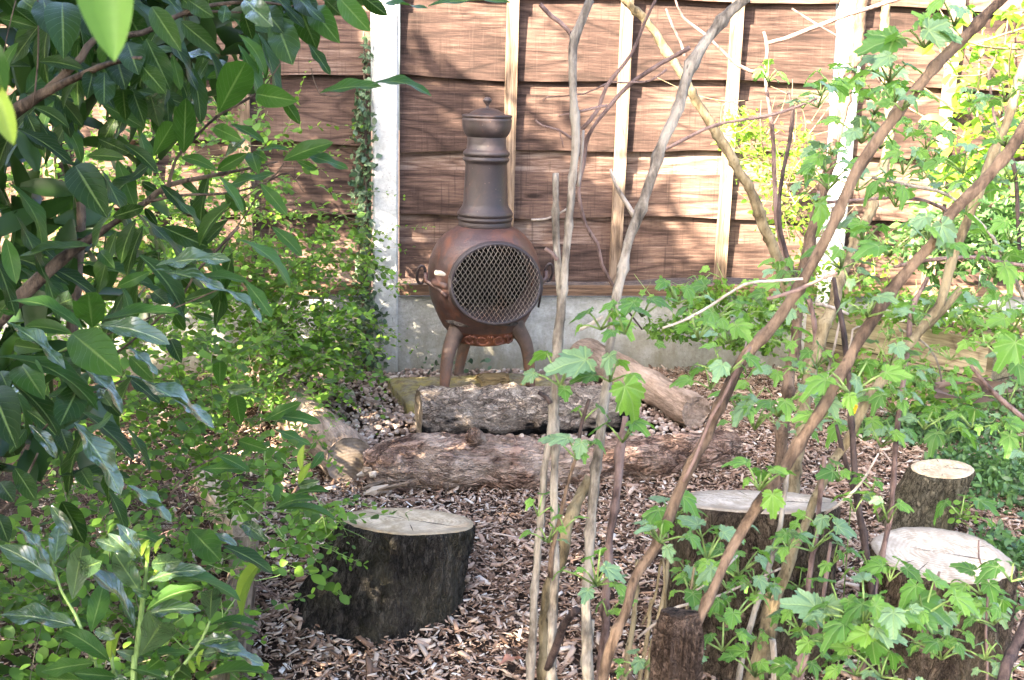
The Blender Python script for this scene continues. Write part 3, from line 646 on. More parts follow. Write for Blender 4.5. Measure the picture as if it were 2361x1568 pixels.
# ------------------------------------------------------------------ stumps
def stump(label, cx, cy, Y, H, rt_, rb, tiltx, tilty, mat, cut, lean=(0, 0), seed=0, ell=1.0, name='tree_stump', lob=.04, ridge=.004):
    """cx, cy: picture point of the middle of its top at distance Y"""
    t = P(cx, cy, Y); H = t.z; o = empty(name, label, 'stump', (t.x-lean[0], t.y-lean[1], 0), 0, 'cut log stumps')
    seg = 150; nz = 42; Vv = []; Ff = []
    for i in range(nz+1):
        f = i/nz; fl = rb+(rt_-rb)*f**.8
        if f < .12: fl += (1-f/.12)**2*.008
        for k in range(seg):
            th = 2*PI*k/seg; c, s = math.cos(th), math.sin(th); r = fl*(1+lob*mnoise.noise(Vector((c*1.2+seed, s*1.2, f*.6)))*2)
            r += ridge*(mnoise.noise(Vector((c*9+seed, s*9, f*2.2)))*1.6+abs(mnoise.noise(Vector((c*22, s*22+seed, f*6))))*1.5+mnoise.noise(Vector((c*40, s*40, f*24+seed)))*.6)
            if i >= nz-1: r = r*.35+.65*fl*(1+lob*mnoise.noise(Vector((c*1.2+seed, s*1.2, f*.6)))*2)-(.003 if i == nz else -.001)
            x = lean[0]*f+r*c; y = lean[1]*f+r*s*ell; z = H*f+(c*r*tiltx+s*r*tilty)*f; Vv.append(Vector((x, y, z-(.03 if i == 0 else 0))))
    for i in range(nz):
        for k in range(seg): k2 = (k+1) % seg; Ff.append((i*seg+k, i*seg+k2, i*seg+seg+k2, i*seg+seg+k))
    link('bark', mesh('bark', Vv, Ff, mat), o)
    ring = Vv[-seg:]; c0 = sum(ring, Vector())/seg; Ve = []; Fe = []; ks = (1, .985, .9, .75, .6, .45, .3, .15)
    for q in ks:
        for v in ring:
            p = c0+(v-c0)*q; th = math.atan2(v.y-c0.y, v.x-c0.x)
            dz = .0015*mnoise.noise(Vector((p.x*25, p.y*60, seed)))+(.004 if 0 < q < .99 else .0)
            Ve.append(p-c0+Vector((0, 0, dz)))
    for i in range(len(ks)-1):
        for k in range(seg): k2 = (k+1) % seg; Fe.append((i*seg+k, i*seg+k2, i*seg+seg+k2, i*seg+seg+k))
    Ve.append(Vector((0, 0, .004)))
    for k in range(seg): Fe.append(((len(ks)-1)*seg+k, (len(ks)-1)*seg+(k+1) % seg, len(Ve)-1))
    cf = link('cut_top', mesh('cut_top', Ve, Fe, cut), o); cf.location = c0
    # drying cracks, as thin wedges in the sawn face
    a = Acc()
    for th, l0, l1, wd in ((2.75, .02, .5, .0012), (5.9, .0, .92, .0020), (1.2+seed, .05, .4, .0010), (3.9+seed, .3, .96, .0012), (.6+seed*2, .45, .97, .0010), (2.0+seed, .55, .98, .0012), (4.9+seed, .6, .98, .0010)):
        d = Vector((math.cos(th), math.sin(th)*ell, 0)); rr = rt_*.95; sd_ = Vector((-d.y, d.x, 0))
        def on(q): p = d*rr*q; return Vector((p.x, p.y, p.x*tiltx+p.y/ max(ell, .1)*tilty+.0056))
        a.add([on(l0), on((l0+l1)/2)+sd_*wd, on(l1), on((l0+l1)/2)-sd_*wd], [(0, 3, 2, 1)])
    k_ = a.build('drying_crack', M_SOOT, cf, False, world=False)
    return o
stump('dark barked stump with a slanting sawn top, foremost at the left of the clearing', 938, 1203, 2.42, .3, .152, .20, -.04, -.20, M_BARK1, M_CUT, lean=(.075, .0), seed=1, lob=.04, ridge=.006)
stump('broad stump with a nearly white sawn top behind the brown canes', 1738, 1157, 2.27, .3, .174, .186, .02, -.235, M_BARK2, M_CUTP, lean=(.0, .0), seed=4, ridge=.005)
stump('wide low stump with pale scalloped sawn top at the lower right', 2160, 1278, 2.22, .25, .147, .142, 0, 0, M_BARK2, M_CUTP, seed=8, lob=.07, ridge=.005)
stump('narrow leaning grey-green stump beside the ground cover at the right', 2172, 1082, 3.0, .22, .087, .098, .08, -.02, M_BARK4, M_CUT, lean=(.07, .02), seed=12, ridge=.004)
st = stump('knobbly reddish cut-off shrub stub at the bottom with a cane growing from it', 1570, 1418, 1.30, .5, .0245, .021, .05, -.25, M_STUB, M_STUB, lean=(.0, .0), seed=21, ridge=.007, name='shrub_stub', lob=.22)
del st['group']; st['category'] = 'stub'

# ------------------------------------------------------------------ raised bed
bl = G(1800, 838); brr = G(2262, 962); bd = (brr-bl); ang = math.atan2(bd.y, bd.x); Lb = bd.length
bed = empty('raised_bed', 'low timber raised bed of mossy planks at the right in front of the fence', 'raised bed', bl, ang)
for i, (z0, z1) in enumerate(((-.02, .148), (.153, .30))):
    Vv, Ff = box((Lb/2, 0, (z0+z1)/2), (Lb, .024, z1-z0)); link('board', mesh('board', Vv, Ff, M_BED, False), bed)
    Vv, Ff = box((Lb/2+.22, .62, (z0+z1)/2), (Lb, .024, z1-z0)); link('board', mesh('board', Vv, Ff, M_BED, False), bed)
    Vv, Ff = box((Lb+.012, .30, (z0+z1)/2), (.024, .62, z1-z0)); link('board', mesh('board', Vv, Ff, M_BED, False), bed)
for x in (0.02, Lb-.02):
    Vv, Ff = box((x, .038, .155), (.05, .05, .35)); link('corner_post', mesh('corner_post', Vv, Ff, M_BED, False), bed)
Vv, Ff = box((Lb/2, .33, .11), (Lb-.03, .56, .22)); link('soil_fill', mesh('soil_fill', Vv, Ff, M_SOIL, False), bed)
# edging planks, lower left
def plank(label, a, b, w, h, tilt=0):
    a = Vector(a); b = Vector(b); d = b-a; o = empty('edging_plank', label, 'plank', (a.x, a.y, 0), math.atan2(d.y, d.x), 'edging planks')
    Vv = []; Ff = []; n_ = 30; Lp = d.length
    for i in range(n_+1):
        x = Lp*i/n_
        for (yy, zz) in ((-w/2, -.02), (-w/2, h-.004), (-w/2+.005, h), (w/2-.005, h), (w/2, h-.004), (w/2, -.02)):
            Vv.append((x, yy+.002*mnoise.noise(Vector((x*20, yy*50, 1))), zz+.004*mnoise.noise(Vector((x*9, yy*30, 4))) if zz > 0 else zz))
    for i in range(n_):
        for k in range(6): k2 = (k+1) % 6; Ff.append((i*6+k, i*6+k2, i*6+6+k2, i*6+6+k))
    Ff += [tuple(range(5, -1, -1)), tuple(n_*6+k for k in range(6))]
    link('plank_body', mesh('plank_body', Vv, Ff, M_PLANK, False), o)
plank('weathered edging plank with nail holes beside the mulch at the lower left', G(512, 1640, .09), G(566, 1238, .09), .062, .09)
plank('pale rippled edging plank half hidden under twigs further back at the left', G(566, 1205, .06), G(470, 1080, .06), .07, .06)

# ------------------------------------------------------------------ mulch and gravel
def rotmats(n_, flat=.5):
    yaw = rng.uniform(0, 2*PI, n_); pit = rng.normal(0, flat, n_); rol = rng.normal(0, flat, n_)
    cy, sy = np.cos(yaw), np.sin(yaw); cpn, spn = np.cos(pit), np.sin(pit); cr, sr = np.cos(rol), np.sin(rol)
    A = np.zeros((n_, 3, 3))
    A[:, 0, 0] = cy*cpn; A[:, 0, 1] = cy*spn*sr-sy*cr; A[:, 0, 2] = cy*spn*cr+sy*sr
    A[:, 1, 0] = sy*cpn; A[:, 1, 1] = sy*spn*sr+cy*cr; A[:, 1, 2] = sy*spn*cr-cy*sr
    A[:, 2, 0] = -spn; A[:, 2, 1] = cpn*sr; A[:, 2, 2] = cpn*cr
    return A
def place(pos, size, rot):
    m = np.zeros((len(pos), 3, 4)); m[:, :, :3] = rot*size[:, None, :]; m[:, :, 3] = pos; return m
chipv = [(-.5, -.32, -.4), (.42, -.5, -.4), (.5, .2, -.4), (-.3, .5, -.4), (-.46, -.3, .4), (.36, -.42, .5), (.5, .22, .3), (-.32, .42, .4)]
chipf = [(0, 3, 2, 1), (4, 5, 6, 7), (0, 1, 5, 4), (1, 2, 6, 5), (2, 3, 7, 6), (3, 0, 4, 7)]
def inpoly(x, y, poly):
    c = np.zeros(len(x), bool); j = len(poly)-1
    for i in range(len(poly)):
        xi, yi = poly[i]; xj, yj = poly[j]
        k = ((yi > y) != (yj > y)) & (x < (xj-xi)*(y-yi)/(yj-yi+1e-12)+xi); c ^= k; j = i
    return c
def g2(x, y): p = G(x, y); return (p.x, p.y)
GRAV = [g2(640, 1000), g2(620, 905), g2(700, 850), g2(1330, 835), g2(1640, 1000), g2(1700, 1060), g2(1300, 1100), g2(860, 1120)]
NC = 170000
x = rng.uniform(-1.35, 2.5, NC); y = rng.uniform(1.85, 4.9, NC)
keep = ~inpoly(x, y, GRAV) & (np.abs(x) < .62*y+.25) & ~((x < -.62+(y-2.1)*-.12) & (rng.uniform(0, 1, NC) > .35))
x = x[keep]; y = y[keep]; k = len(x)
ln = np.clip(rng.lognormal(-4.38, .6, k), .006, .08); wd = ln*rng.uniform(.12, .42, k); wd = np.clip(wd, .002, .016); th = np.clip(wd*rng.uniform(.15, .5, k), .0015, .006)
z = .004+rng.uniform(0, .016, k)
o = scatter('bark_mulch', chipv, chipf, place(np.stack([x, y, z], 1), np.stack([ln, wd, th], 1), rotmats(k, .32)), M_CHIPS, smooth=False)
tag(o, 'brown bark chip mulch covering the clearing around the stumps', 'mulch', kind='stuff')
def ico():
    import bmesh
    b = bmesh.new(); bmesh.ops.create_icosphere(b, subdivisions=2, radius=.5); V_ = [tuple(v.co) for v in b.verts]; F_ = [tuple(v.index for v in f.verts) for f in b.faces]; b.free(); return V_, F_
iv, if_ = ico(); iv = [tuple(Vector(v)*(1+.12*mnoise.noise(Vector(v)*3))) for v in iv]
NP = 13500
x = rng.uniform(-1.0, 1.0, NP); y = rng.uniform(2.9, 4.75, NP); kp = inpoly(x, y, GRAV); x = x[kp]; y = y[kp]; k = len(x)
s = np.clip(rng.lognormal(-4.22, .30, k), .008, .03); size = np.stack([s*rng.uniform(.9, 1.5, k), s, s*rng.uniform(.5, .8, k)], 1)
o = scatter('gravel', iv, if_, place(np.stack([x, y, rng.uniform(0, .012, k)+s*.1], 1), size, rotmats(k, .3)), M_PEB)
tag(o, 'rounded pinkish pebbles of the gravel bed around the slab and logs', 'gravel', kind='stuff')

# ------------------------------------------------------------------ leaf meshes
def laurel_mesh(name, mat, curv, fold, wr=.34, wave=0.0, tip=.12):
    nu, nv = 12, 4; V_ = []; F_ = []; U = []
    for i in range(nu+1):
        u = i/nu
        w = math.sin(PI*min(1, u**1.0))**.72*(.9+.2*u) if 0 < u < 1 else 0
        if u < .08: w *= .6
        if i == 0: w = .05
        if i == nu: w = .02
        for j in range(nv+1):
            v = j/nv-.5; z = curv*4*u*(1-u)+fold*abs(v)*w+wave*math.sin(u*13+(2 if v > 0 else 0))*abs(v)*w
            V_.append((u, v*w*wr*1.0, z)); U.append((u, j/nv))
    for i in range(nu):
        for j in range(nv): a_ = i*(nv+1)+j; F_.append((a_, a_+nv+1, a_+nv+2, a_+1))
    me = mesh(name, V_, F_, mat); ul = me.uv_layers.new(name='UVMap')
    for l in me.loops: ul.data[l.index].uv = U[l.vertex_index]
    return me
def palm_mesh(name, mat, lobes=5, spread=50, depth=.28, teeth=.10, cup=.1, seed=0, relief=.09, nt=21, narrow=.86):
    NA = nt*4+1; V_ = [(0, 0, 0)]; U = [(0, 0)]; F_ = []; rr = (.25, .5, .76, 1.0)
    sc = {0: 1.0, 1: .70, 2: .46}
    for q in rr:
        for k in range(NA):
            a_ = -165+330*k/(NA-1); ph = a_/spread; li = max(-(lobes//2), min(lobes//2, round(ph))); dd = abs(ph-li)
            s_ = sc.get(abs(li), .5); base = s_*(1-depth*(min(dd, .5)*2)**1.4)
            if abs(li) == 0 or dd < .5: nb_ = sc.get(min(2, abs(li)+(1 if abs(ph) > abs(li) else -1)), s_) if abs(li)+(1 if abs(ph) > abs(li) else -1) >= 0 else sc[1]; base = base*(1-min(dd, .5))+ (nb_*(1-depth))*min(dd, .5)
            if dd > .5: base *= max(.3, 1-(dd-.5)*.7)
            tt = (1, .15, -.75, .15)[k % 4] if teeth else 0
            r_ = base*q*(1+(teeth*tt if q == 1.0 else 0)); ar = R(a_); x = r_*math.sin(ar)*narrow; y = r_*math.cos(ar)
            z = -cup*(max(0, y)**2)-cup*.45*x*x+relief*(min(dd, .5)*2)*q*(.4+.6*math.sin(q*3))+.034*math.sin(q*15-dd*5)*q+.03*math.sin(a_*.09+seed*2)*q*q
            V_.append((x, y, z)); U.append((r_*math.sin(ar), r_*math.cos(ar)))
    for k in range(NA-1): F_.append((0, 1+k+1, 1+k))
    for i in range(len(rr)-1):
        for k in range(NA-1): b_ = 1+i*NA+k; F_.append((b_, b_+1, b_+NA+1, b_+NA))
    me = mesh(name, V_, F_, mat); ul = me.uv_layers.new(name='UVMap')
    for l in me.loops: ul.data[l.index].uv = U[l.vertex_index]
    return me
LM = {'l': [laurel_mesh('laurel_leaf', M_LAUREL, c, f, wave=w) for c, f, w in ((.05, .10, .05), (.10, .16, .0), (.02, .05, .10), (.14, .08, .06))],
      'd': [laurel_mesh('laurel_leaf_shaded', M_LAURELD, c, f, wave=w) for c, f, w in ((.05, .10, .05), (.10, .16, .0), (.02, .05, .10))],
      'g': [laurel_mesh('laurel_leaf_glossy', M_LAURELG, c, f, wave=w) for c, f, w in ((.05, .10, .12), (.10, .12, .08))],
      'y': [laurel_mesh('young_leaf', M_YOUNG, c, f, .3) for c, f in ((.03, .25), (.06, .3))]}
CM = [palm_mesh('currant_leaf', M_CURR, cup=c, seed=i, depth=dp_) for i, (c, dp_) in enumerate(((.3, .26), (.55, .32), (.12, .22), (.42, .3), (.8, .24)))]
CB = [palm_mesh('currant_leaf_bluish', M_CURRB, cup=c, seed=i) for i, c in enumerate((.2, .45))]
RM = [laurel_mesh('round_leaf', M_SNOW, c, .08, .72) for c in (.04, .09)]
IM = [palm_mesh('ivy_leaf', M_IVY, depth=.5, teeth=0, nt=12, cup=.15, seed=i, relief=.05) for i in range(2)]
GM = [laurel_mesh('golden_leaf', M_GOLD, c, .12, .46) for c in (.05, .1)]
VIEW = Vector((0, 0, CAMH))
def leaf_between(parent, a, b, w, kind='l', me=None, wr=.36, name='leaf', up_bias=True, depthsign=0):
    """a leaf from picture point a=(x,y,Y) to b=(x,y[,Y]); w = its seen width"""
    A_ = P(*a[:3]); Bp = P(b[0], b[1], b[2] if len(b) > 2 else a[2]); m = MPP(A_); wm_ = w*m; Lp = (Bp-A_).length
    roll = 0.0
    if len(b) < 3:
        ratio = wm_/max(Lp, 1e-4)
        if ratio > wr:
            Lt = min(wm_/wr, Lp*2.2); dY = math.sqrt(max(0, Lt*Lt-Lp*Lp)); sg = depthsign or random.choice((-1, -1, 1)); Bp = P(b[0], b[1], a[2]+sg*dY)
        else: roll = math.acos(max(.15, ratio/wr))
    d = (Bp-A_); Lt = d.length; d.normalize(); v = (VIEW-A_).normalized(); v = (v-d*v.dot(d)).normalized(); s_ = d.cross(v)
    n1 = v*math.cos(roll)+s_*math.sin(roll); n2 = v*math.cos(roll)-s_*math.sin(roll)
    nn = n1 if n1.z > n2.z else n2
    if nn.z < -.15: nn = -nn
    yv = nn.cross(d); Mx = Matrix((d*Lt, yv*Lt, nn*Lt)).transposed().to_4x4(); Mx.translation = A_
    me = me or random.choice(LM[kind]); return link(name, me, parent, local(parent, Mx))
def leafM(pos, d, nn, size, sx=1.0):
    d = d.normalized(); nn = (nn-d*nn.dot(d)); nn = nn.normalized() if nn.length > 1e-5 else Vector((0, 0, 1)); yv = nn.cross(d)
    Mx = Matrix((d*size, yv*size*sx, nn*size)).transposed().to_4x4(); Mx.translation = pos; return Mx
def palmM(pos, d, nn, size):    # palmate leaf: stalk at the origin, tip along local +y
    d = d.normalized(); nn = (nn-d*nn.dot(d)).normalized(); xv = d.cross(nn)
    Mx = Matrix((xv*size, d*size, nn*size)).transposed().to_4x4(); Mx.translation = pos; return Mx
def rv(a=1.0): return Vector((random.gauss(0, a), random.gauss(0, a), random.gauss(0, a)))
def stem(parent, pts, Y, mat, name='stem', Y1=None, seg=8, toground=False, wob=.35, step=.02):
    """pts: picture (x, y, seen width) along the stem; distance runs from Y to Y1"""
    Y1 = Y if Y1 is None else Y1; out = []; n_ = len(pts)
    for i, (x, y, w) in enumerate(pts):
        t = i/(n_-1); p = P(x, y, Y*(1-t)+Y1*t); out.append((p, w*MPP(p)/2))
    if toground:
        p, r = out[-1]; q = out[-2][0]; d = (p-q).normalized(); dz = p.z+.02
        if dz > .01: out.append((Vector((p.x+d.x*dz*.4, p.y+d.y*dz*.3, -.02)), r*1.1))
    path = smoothpath(out, .012 if name == 'cane' else step)
    if name == 'cane':
        nxt = .05; acc = 0; res = []
        for i, (p, r) in enumerate(path):
            if i: acc += (p-path[i-1][0]).length
            if acc > nxt: res.append((p, r*1.28)); nxt = acc+random.uniform(.07, .14)
            else: res.append((p, r))
        path = [(p+Vector((mnoise.noise(p*14), mnoise.noise(p*14+Vector((5, 5, 5))), 0))*r*.5, r) for p, r in res]
    a_ = Acc(); a_.add(*tube(path, seg, wob=wob, seed=len(COL.objects) % 97)); return a_.build(name, mat, parent)

# ------------------------------------------------------------------ currant bushes (right)
def base(x, y, Y): p = P(x, y, Y); return (p.x, p.y, 0)
bushA = empty('currant_bush', 'bush of upright grey canes with fresh lobed leaves in front of the chiminea', 'shrub', base(1290, 1568, 1.7))
bushB = empty('currant_bush', 'bush with two long brown canes slanting up to the top right corner', 'shrub', base(1480, 1568, 1.4))
bushC = empty('currant_bush', 'dark and olive stemmed bush close to the fence by the raised bed', 'shrub', base(1830, 900, 3.6))
bushD = empty('currant_bush', 'olive and black stemmed bush between the white stump and the raised bed', 'shrub', base(1990, 1400, 2.1))
bushE = empty('currant_bush', 'low leafy bush with large pale lobed leaves at the bottom right', 'shrub', base(1980, 1568, 1.6))
# grey canes
stem(bushA, [(1358, 0, 20), (1338, 60, 20), (1322, 110, 19), (1320, 200, 18), (1327, 290, 20), (1320, 390, 18), (1312, 500, 17), (1303, 610, 17), (1297, 690, 20), (1290, 790, 24), (1280, 890, 24), (1270, 990, 20), (1258, 1060, 16), (1240, 1260, 16), (1220, 1568, 20)], 1.75, M_CGREY, 'cane', 1.65, 12, True)
stem(bushA, [(1279, 400, 16), (1281, 470, 16), (1283, 560, 17), (1288, 640, 17), (1295, 740, 17)], 1.74, M_CGREY, 'cane', 1.70, 10)
stem(bushA, [(1282, 960, 16), (1279, 1060, 18), (1277, 1212, 18), (1279, 1345, 19), (1270, 1568, 22)], 1.68, M_CGREY, 'cane', 1.6, 12, True)
stem(bushA, [(1722, -6, 22), (1660, 50, 24), (1605, 130, 26), (1575, 200, 24), (1555, 270, 24), (1520, 350, 26), (1490, 440, 24), (1465, 520, 24), (1440, 600, 20), (1425, 670, 22), (1413, 740, 20), (1400, 850, 20), (1390, 950, 22), (1379, 1045, 22), (1364, 1178, 22), (1354, 1345, 23), (1352, 1568, 26)], 1.9, M_CGREY, 'cane', 1.65, 12, True)
stem(bushA, [(1442, 960, 14), (1428, 1060, 20), (1412, 1200, 18), (1402, 1300, 18), (1385, 1568, 22)], 1.9, M_CRED, 'cane', 1.85, 10, True)
stem(bushA, [(1362, 1100, 26), (1330, 1160, 26), (1304, 1210, 24), (1294, 1290, 22), (1262, 1350, 20), (1255, 1450, 24), (1250, 1568, 26)], 1.78, M_COLIVE, 'cane', 1.7, 10, True)
stem(bushA, [(1328, 1405, 18), (1300, 1440, 18), (1285, 1480, 18), (1262, 1540, 18)], 1.5, M_CDARK, 'cut_branch', 1.6)
stem(bushA, [(1366, 1430, 10), (1360, 1500, 12), (1364, 1568, 12)], 1.75, M_CGREY, 'cut_branch')
stem(bushA, [(1334, 1040, 7), (1310, 1110, 9), (1290, 1200, 10), (1272, 1270, 12), (1270, 1330, 12)], 1.62, M_CBROWN, 'twig')
stem(bushA, [(1358, 920, 8), (1340, 980, 9), (1330, 1045, 9)], 1.6, M_CDARK, 'twig')
stem(bushA, [(1244, 10, 10), (1270, 38, 10), (1290, 52, 9), (1310, 72, 10), (1322, 90, 13)], 1.75, M_CRED, 'twig')
stem(bushA, [(1512, -3, 6), (1484, 57, 7), (1454, 127, 8), (1397, 200, 9), (1380, 250, 9), (1340, 300, 10)], 1.8, M_CRED, 'twig')
stem(bushA, [(1590, 110, 10), (1524, 147, 10), (1454, 193, 10), (1404, 247, 9), (1367, 293, 9), (1348, 335, 12), (1344, 380, 10), (1333, 440, 9), (1350, 520, 9), (1377, 563, 9), (1387, 610, 8), (1417, 666, 8)], 1.88, M_CRED, 'twig')
stem(bushA, [(1537, 160, 5), (1510, 180, 5), (1480, 190, 4), (1400, 190, 4)], 1.85, M_CRED, 'twig')
stem(bushA, [(1234, 277, 4), (1250, 290, 5), (1287, 300, 5), (1317, 320, 6)], 1.75, M_CRED, 'twig')
stem(bushA, [(1287, 298, 3), (1294, 320, 3), (1298, 340, 3)], 1.75, M_CRED, 'twig')
stem(bushA, [(1287, 268, 5), (1340, 257, 6), (1400, 243, 6)], 1.75, M_CRED, 'twig')
stem(bushA, [(1254, 235, 2.5), (1262, 224, 3), (1345, 217, 3), (1398, 192, 3.5)], 1.78, M_CRED, 'twig')
stem(bushA, [(1407, 390, 6), (1418, 425, 9), (1445, 470, 10), (1466, 505, 11)], 1.88, M_CPALE, 'twig')
stem(bushA, [(1256, 573, 8), (1272, 585, 9), (1284, 600, 10)], 1.7, M_CRED, 'twig')
stem(bushA, [(1224, 507, 5), (1260, 505, 5), (1290, 492, 5), (1310, 480, 5)], 1.8, M_CPALE, 'twig')
stem(bushA, [(1344, 300, 7), (1340, 370, 7), (1332, 430, 7)], 1.77, M_CPALE, 'twig')
stem(bushA, [(1430, 690, 5), (1450, 720, 5), (1480, 760, 4)], 1.8, M_CDARK, 'twig')
stem(bushA, [(1327, 763, 9), (1360, 748, 9), (1390, 730, 8)], 1.7, M_CPALE, 'twig')
stem(bushA, [(1240, 905, 8), (1258, 915, 12), (1268, 930, 12)], 1.66, M_CDARK, 'twig')
# big brown canes
stem(bushB, [(2330, -20, 22), (2207, 100, 25), (2124, 187, 25), (2060, 265, 25), (1990, 372, 25), (1924, 510, 25), (1864, 626, 25), (1794, 740, 25), (1727, 812, 26), (1674, 900, 25), (1607, 1045, 24), (1560, 1145, 24), (1520, 1245, 23), (1467, 1328, 22), (1438, 1410, 22), (1393, 1568, 24)], 1.55, M_CBROWN, 'cane', 1.4, 12, True)
stem(bushB, [(2375, 275, 25), (2280, 407, 27), (2194, 493, 27), (2154, 556, 26), (2094, 623, 25), (2047, 683, 26), (2010, 740, 27), (1974, 800, 27), (1924, 876, 26), (1894, 940, 27), (1840, 1023, 26), (1800, 1095, 25), (1760, 1145, 25), (1717, 1212, 24), (1674, 1285, 24), (1640, 1365, 22), (1600, 1450, 20)], 1.5, M_CBROWN, 'cane', 1.30, 12)
stem(bushB, [(2185, 120, 10), (2120, 200, 12), (2090, 235, 12)], 1.6, M_CBROWN, 'twig')
stem(bushB, [(1768, 690, 9), (1840, 668, 9), (1900, 640, 8), (1930, 630, 7)], 1.44, M_CRED, 'twig')
stem(bushB, [(1527, 756, 5), (1574, 740, 6), (1637, 706, 7), (1714, 656, 7), (1780, 648, 7), (1850, 643, 7)], 1.42, M_CPALE, 'twig')
stem(bushB, [(1730, 800, 8), (1700, 850, 9), (1665, 920, 9), (1640, 960, 8), (1600, 1060, 8), (1574, 1110, 7)], 1.43, M_CRED, 'twig')
# near the fence
stem(bushC, [(1990, -5, 25), (1979, 100, 25), (1951, 205, 25), (1921, 345, 24), (1895, 450, 24), (1870, 545, 26), (1857, 600, 24), (1842, 680, 24), (1837, 760, 24), (1828, 830, 24), (1816, 900, 26)], 3.5, M_CBROWN, 'cane', 3.4, 12, True)
stem(bushC, [(1435, -5, 12), (1460, 20, 17), (1504, 67, 19), (1574, 177, 20), (1587, 200, 20), (1641, 293, 21), (1684, 360, 22), (1724, 433, 22), (1761, 523, 24), (1787, 580, 24), (1814, 663, 23), (1836, 730, 20)], 3.3, M_COLIVE, 'cane', 3.42, 12)
stem(bushC, [(2045, -5, 20), (2036, 100, 20), (2040, 200, 20), (2052, 270, 20), (2040, 380, 22), (2005, 490, 24), (1965, 580, 26), (1935, 640, 27), (1917, 710, 28), (1890, 790, 28), (1868, 870, 30), (1850, 960, 30)], 3.5, M_COLIVE, 'cane', 3.1, 12, True)
stem(bushC, [(1767, 100, 8), (1807, 90, 10), (1880, 62, 10), (1960, 33, 10), (2080, -5, 9)], 3.3, M_CRED, 'twig')
stem(bushC, [(1760, 73, 6), (1768, 110, 9), (1765, 190, 7), (1775, 260, 10), (1782, 333, 10), (1787, 466, 11), (1794, 530, 11), (1810, 590, 11), (1834, 650, 12)], 3.3, M_CRED, 'twig')
stem(bushC, [(1814, 210, 7), (1827, 250, 9), (1821, 317, 9), (1804, 400, 9), (1796, 466, 9), (1797, 523, 11), (1814, 590, 11), (1836, 646, 12)], 3.25, M_CDARK, 'twig')
stem(bushC, [(1520, 352, 6), (1574, 323, 8), (1657, 287, 8), (1787, 263, 7), (1884, 227, 5)], 3.0, M_CRED, 'twig')
stem(bushC, [(1535, 20, 5), (1550, 60, 6), (1570, 100, 6), (1578, 130, 8)], 3.2, M_CRED, 'twig')
stem(bushC, [(1555, -5, 5), (1574, 40, 6), (1625, 80, 7), (1700, 150, 8), (1745, 168, 9)], 3.2, M_CRED, 'twig')
stem(bushC, [(1825, 20, 4), (1880, 55, 5), (1960, 100, 3)], 3.2, M_CRED, 'twig')
stem(bushC, [(1865, 690, 12), (1876, 740, 12), (1880, 800, 12)], 3.3, M_CRED, 'twig')
stem(bushC, [(1980, 120, 5), (2010, 160, 6), (2028, 190, 6)], 3.3, M_CRED, 'twig')
stem(bushC, [(2207, 0, 7), (2235, 30, 6), (2240, 60, 5)], 3.6, M_CRED, 'twig')
stem(bushC, [(1880, 700, 8), (1915, 708, 9), (1955, 725, 8)], 3.1, M_CPALE, 'twig')
# middle right
stem(bushD, [(2372, 120, 18), (2335, 230, 20), (2290, 361, 20), (2247, 462, 20), (2190, 613, 20), (2167, 700, 20), (2107, 776, 20), (2050, 850, 22), (1997, 930, 22), (1970, 985, 22), (1930, 1050, 20), (1894, 1112, 20), (1860, 1195, 20), (1800, 1340, 30), (1770, 1440, 38), (1740, 1568, 44)], 2.3, M_COLIVE, 'cane', 2.0, 12, True)
stem(bushD, [(2215, 665, 14), (2185, 700, 16), (2150, 740, 16), (2107, 776, 18)], 2.25, M_COLIVE, 'cane')
stem(bushD, [(2140, 640, 9), (2104, 710, 12), (2094, 790, 12), (2077, 906, 12), (2067, 990, 12), (2062, 1045, 11), (2054, 1178, 12), (2022, 1328, 12), (2010, 1400, 12)], 2.25, M_CRED, 'cane', 2.1, 8, True)
stem(bushD, [(1922, 640, 9), (1932, 700, 12), (1944, 776, 12), (1956, 880, 12), (1962, 980, 14), (1972, 1145, 15), (1997, 1262, 16), (2010, 1378, 16)], 2.15, M_CDARK, 'cane', 2.05, 8, True)
stem(bushD, [(1927, 980, 8), (1945, 1050, 11), (1968, 1140, 12)], 2.1, M_CDARK, 'twig')
stem(bushD, [(1820, 1060, 8), (1814, 1095, 10), (1790, 1245, 12), (1740, 1412, 13), (1710, 1528, 14)], 1.9, M_CGREY, 'cane', 1.8, 8, True)
stem(bushD, [(1900, 1050, 11), (1886, 1200, 12), (1870, 1290, 12), (1858, 1400, 13), (1842, 1540, 14)], 2.0, M_CRED, 'cane', 1.95, 8, True)
stem(bushD, [(1915, 1250, 8), (1897, 1370, 10), (1880, 1450, 11), (1852, 1540, 12)], 2.0, M_CRED, 'cane', 1.95, 8, True)
stem(bushD, [(2361+10, 1430, 26), (2330, 1510, 26), (2305, 1580, 28)], 1.6, M_CDARK, 'cane', 1.55, 8, True)
stem(bushD, [(1887, 440, 7), (1895, 466, 8), (2000, 460, 8), (2074, 456, 8), (2140, 466, 8), (2190, 490, 8)], 2.6, M_CRED, 'twig')
stem(bushD, [(2010, 410, 6), (2107, 430, 8), (2184, 450, 8), (2274, 530, 8), (2310, 590, 9), (2361, 690, 10)], 2.4, M_CGREY, 'twig')
stem(bushD, [(2060, 615, 8), (2140, 600, 10), (2257, 593, 10), (2290, 603, 10), (2361, 612, 9)], 2.3, M_CRED, 'twig')
stem(bushD, [(2277, 155, 6), (2294, 283, 8), (2317, 333, 9), (2340, 400, 10), (2347, 540, 9), (2352, 600, 8)], 2.6, M_CDARK, 'twig')
stem(bushD, [(2080, 760, 4), (2140, 800, 5), (2165, 850, 5), (2170, 880, 5)], 2.3, M_CGREY, 'twig')
stem(bushD, [(1938, 720, 4), (1925, 790, 6), (1902, 880, 7), (1897, 920, 8)], 2.3, M_CPALE, 'twig')
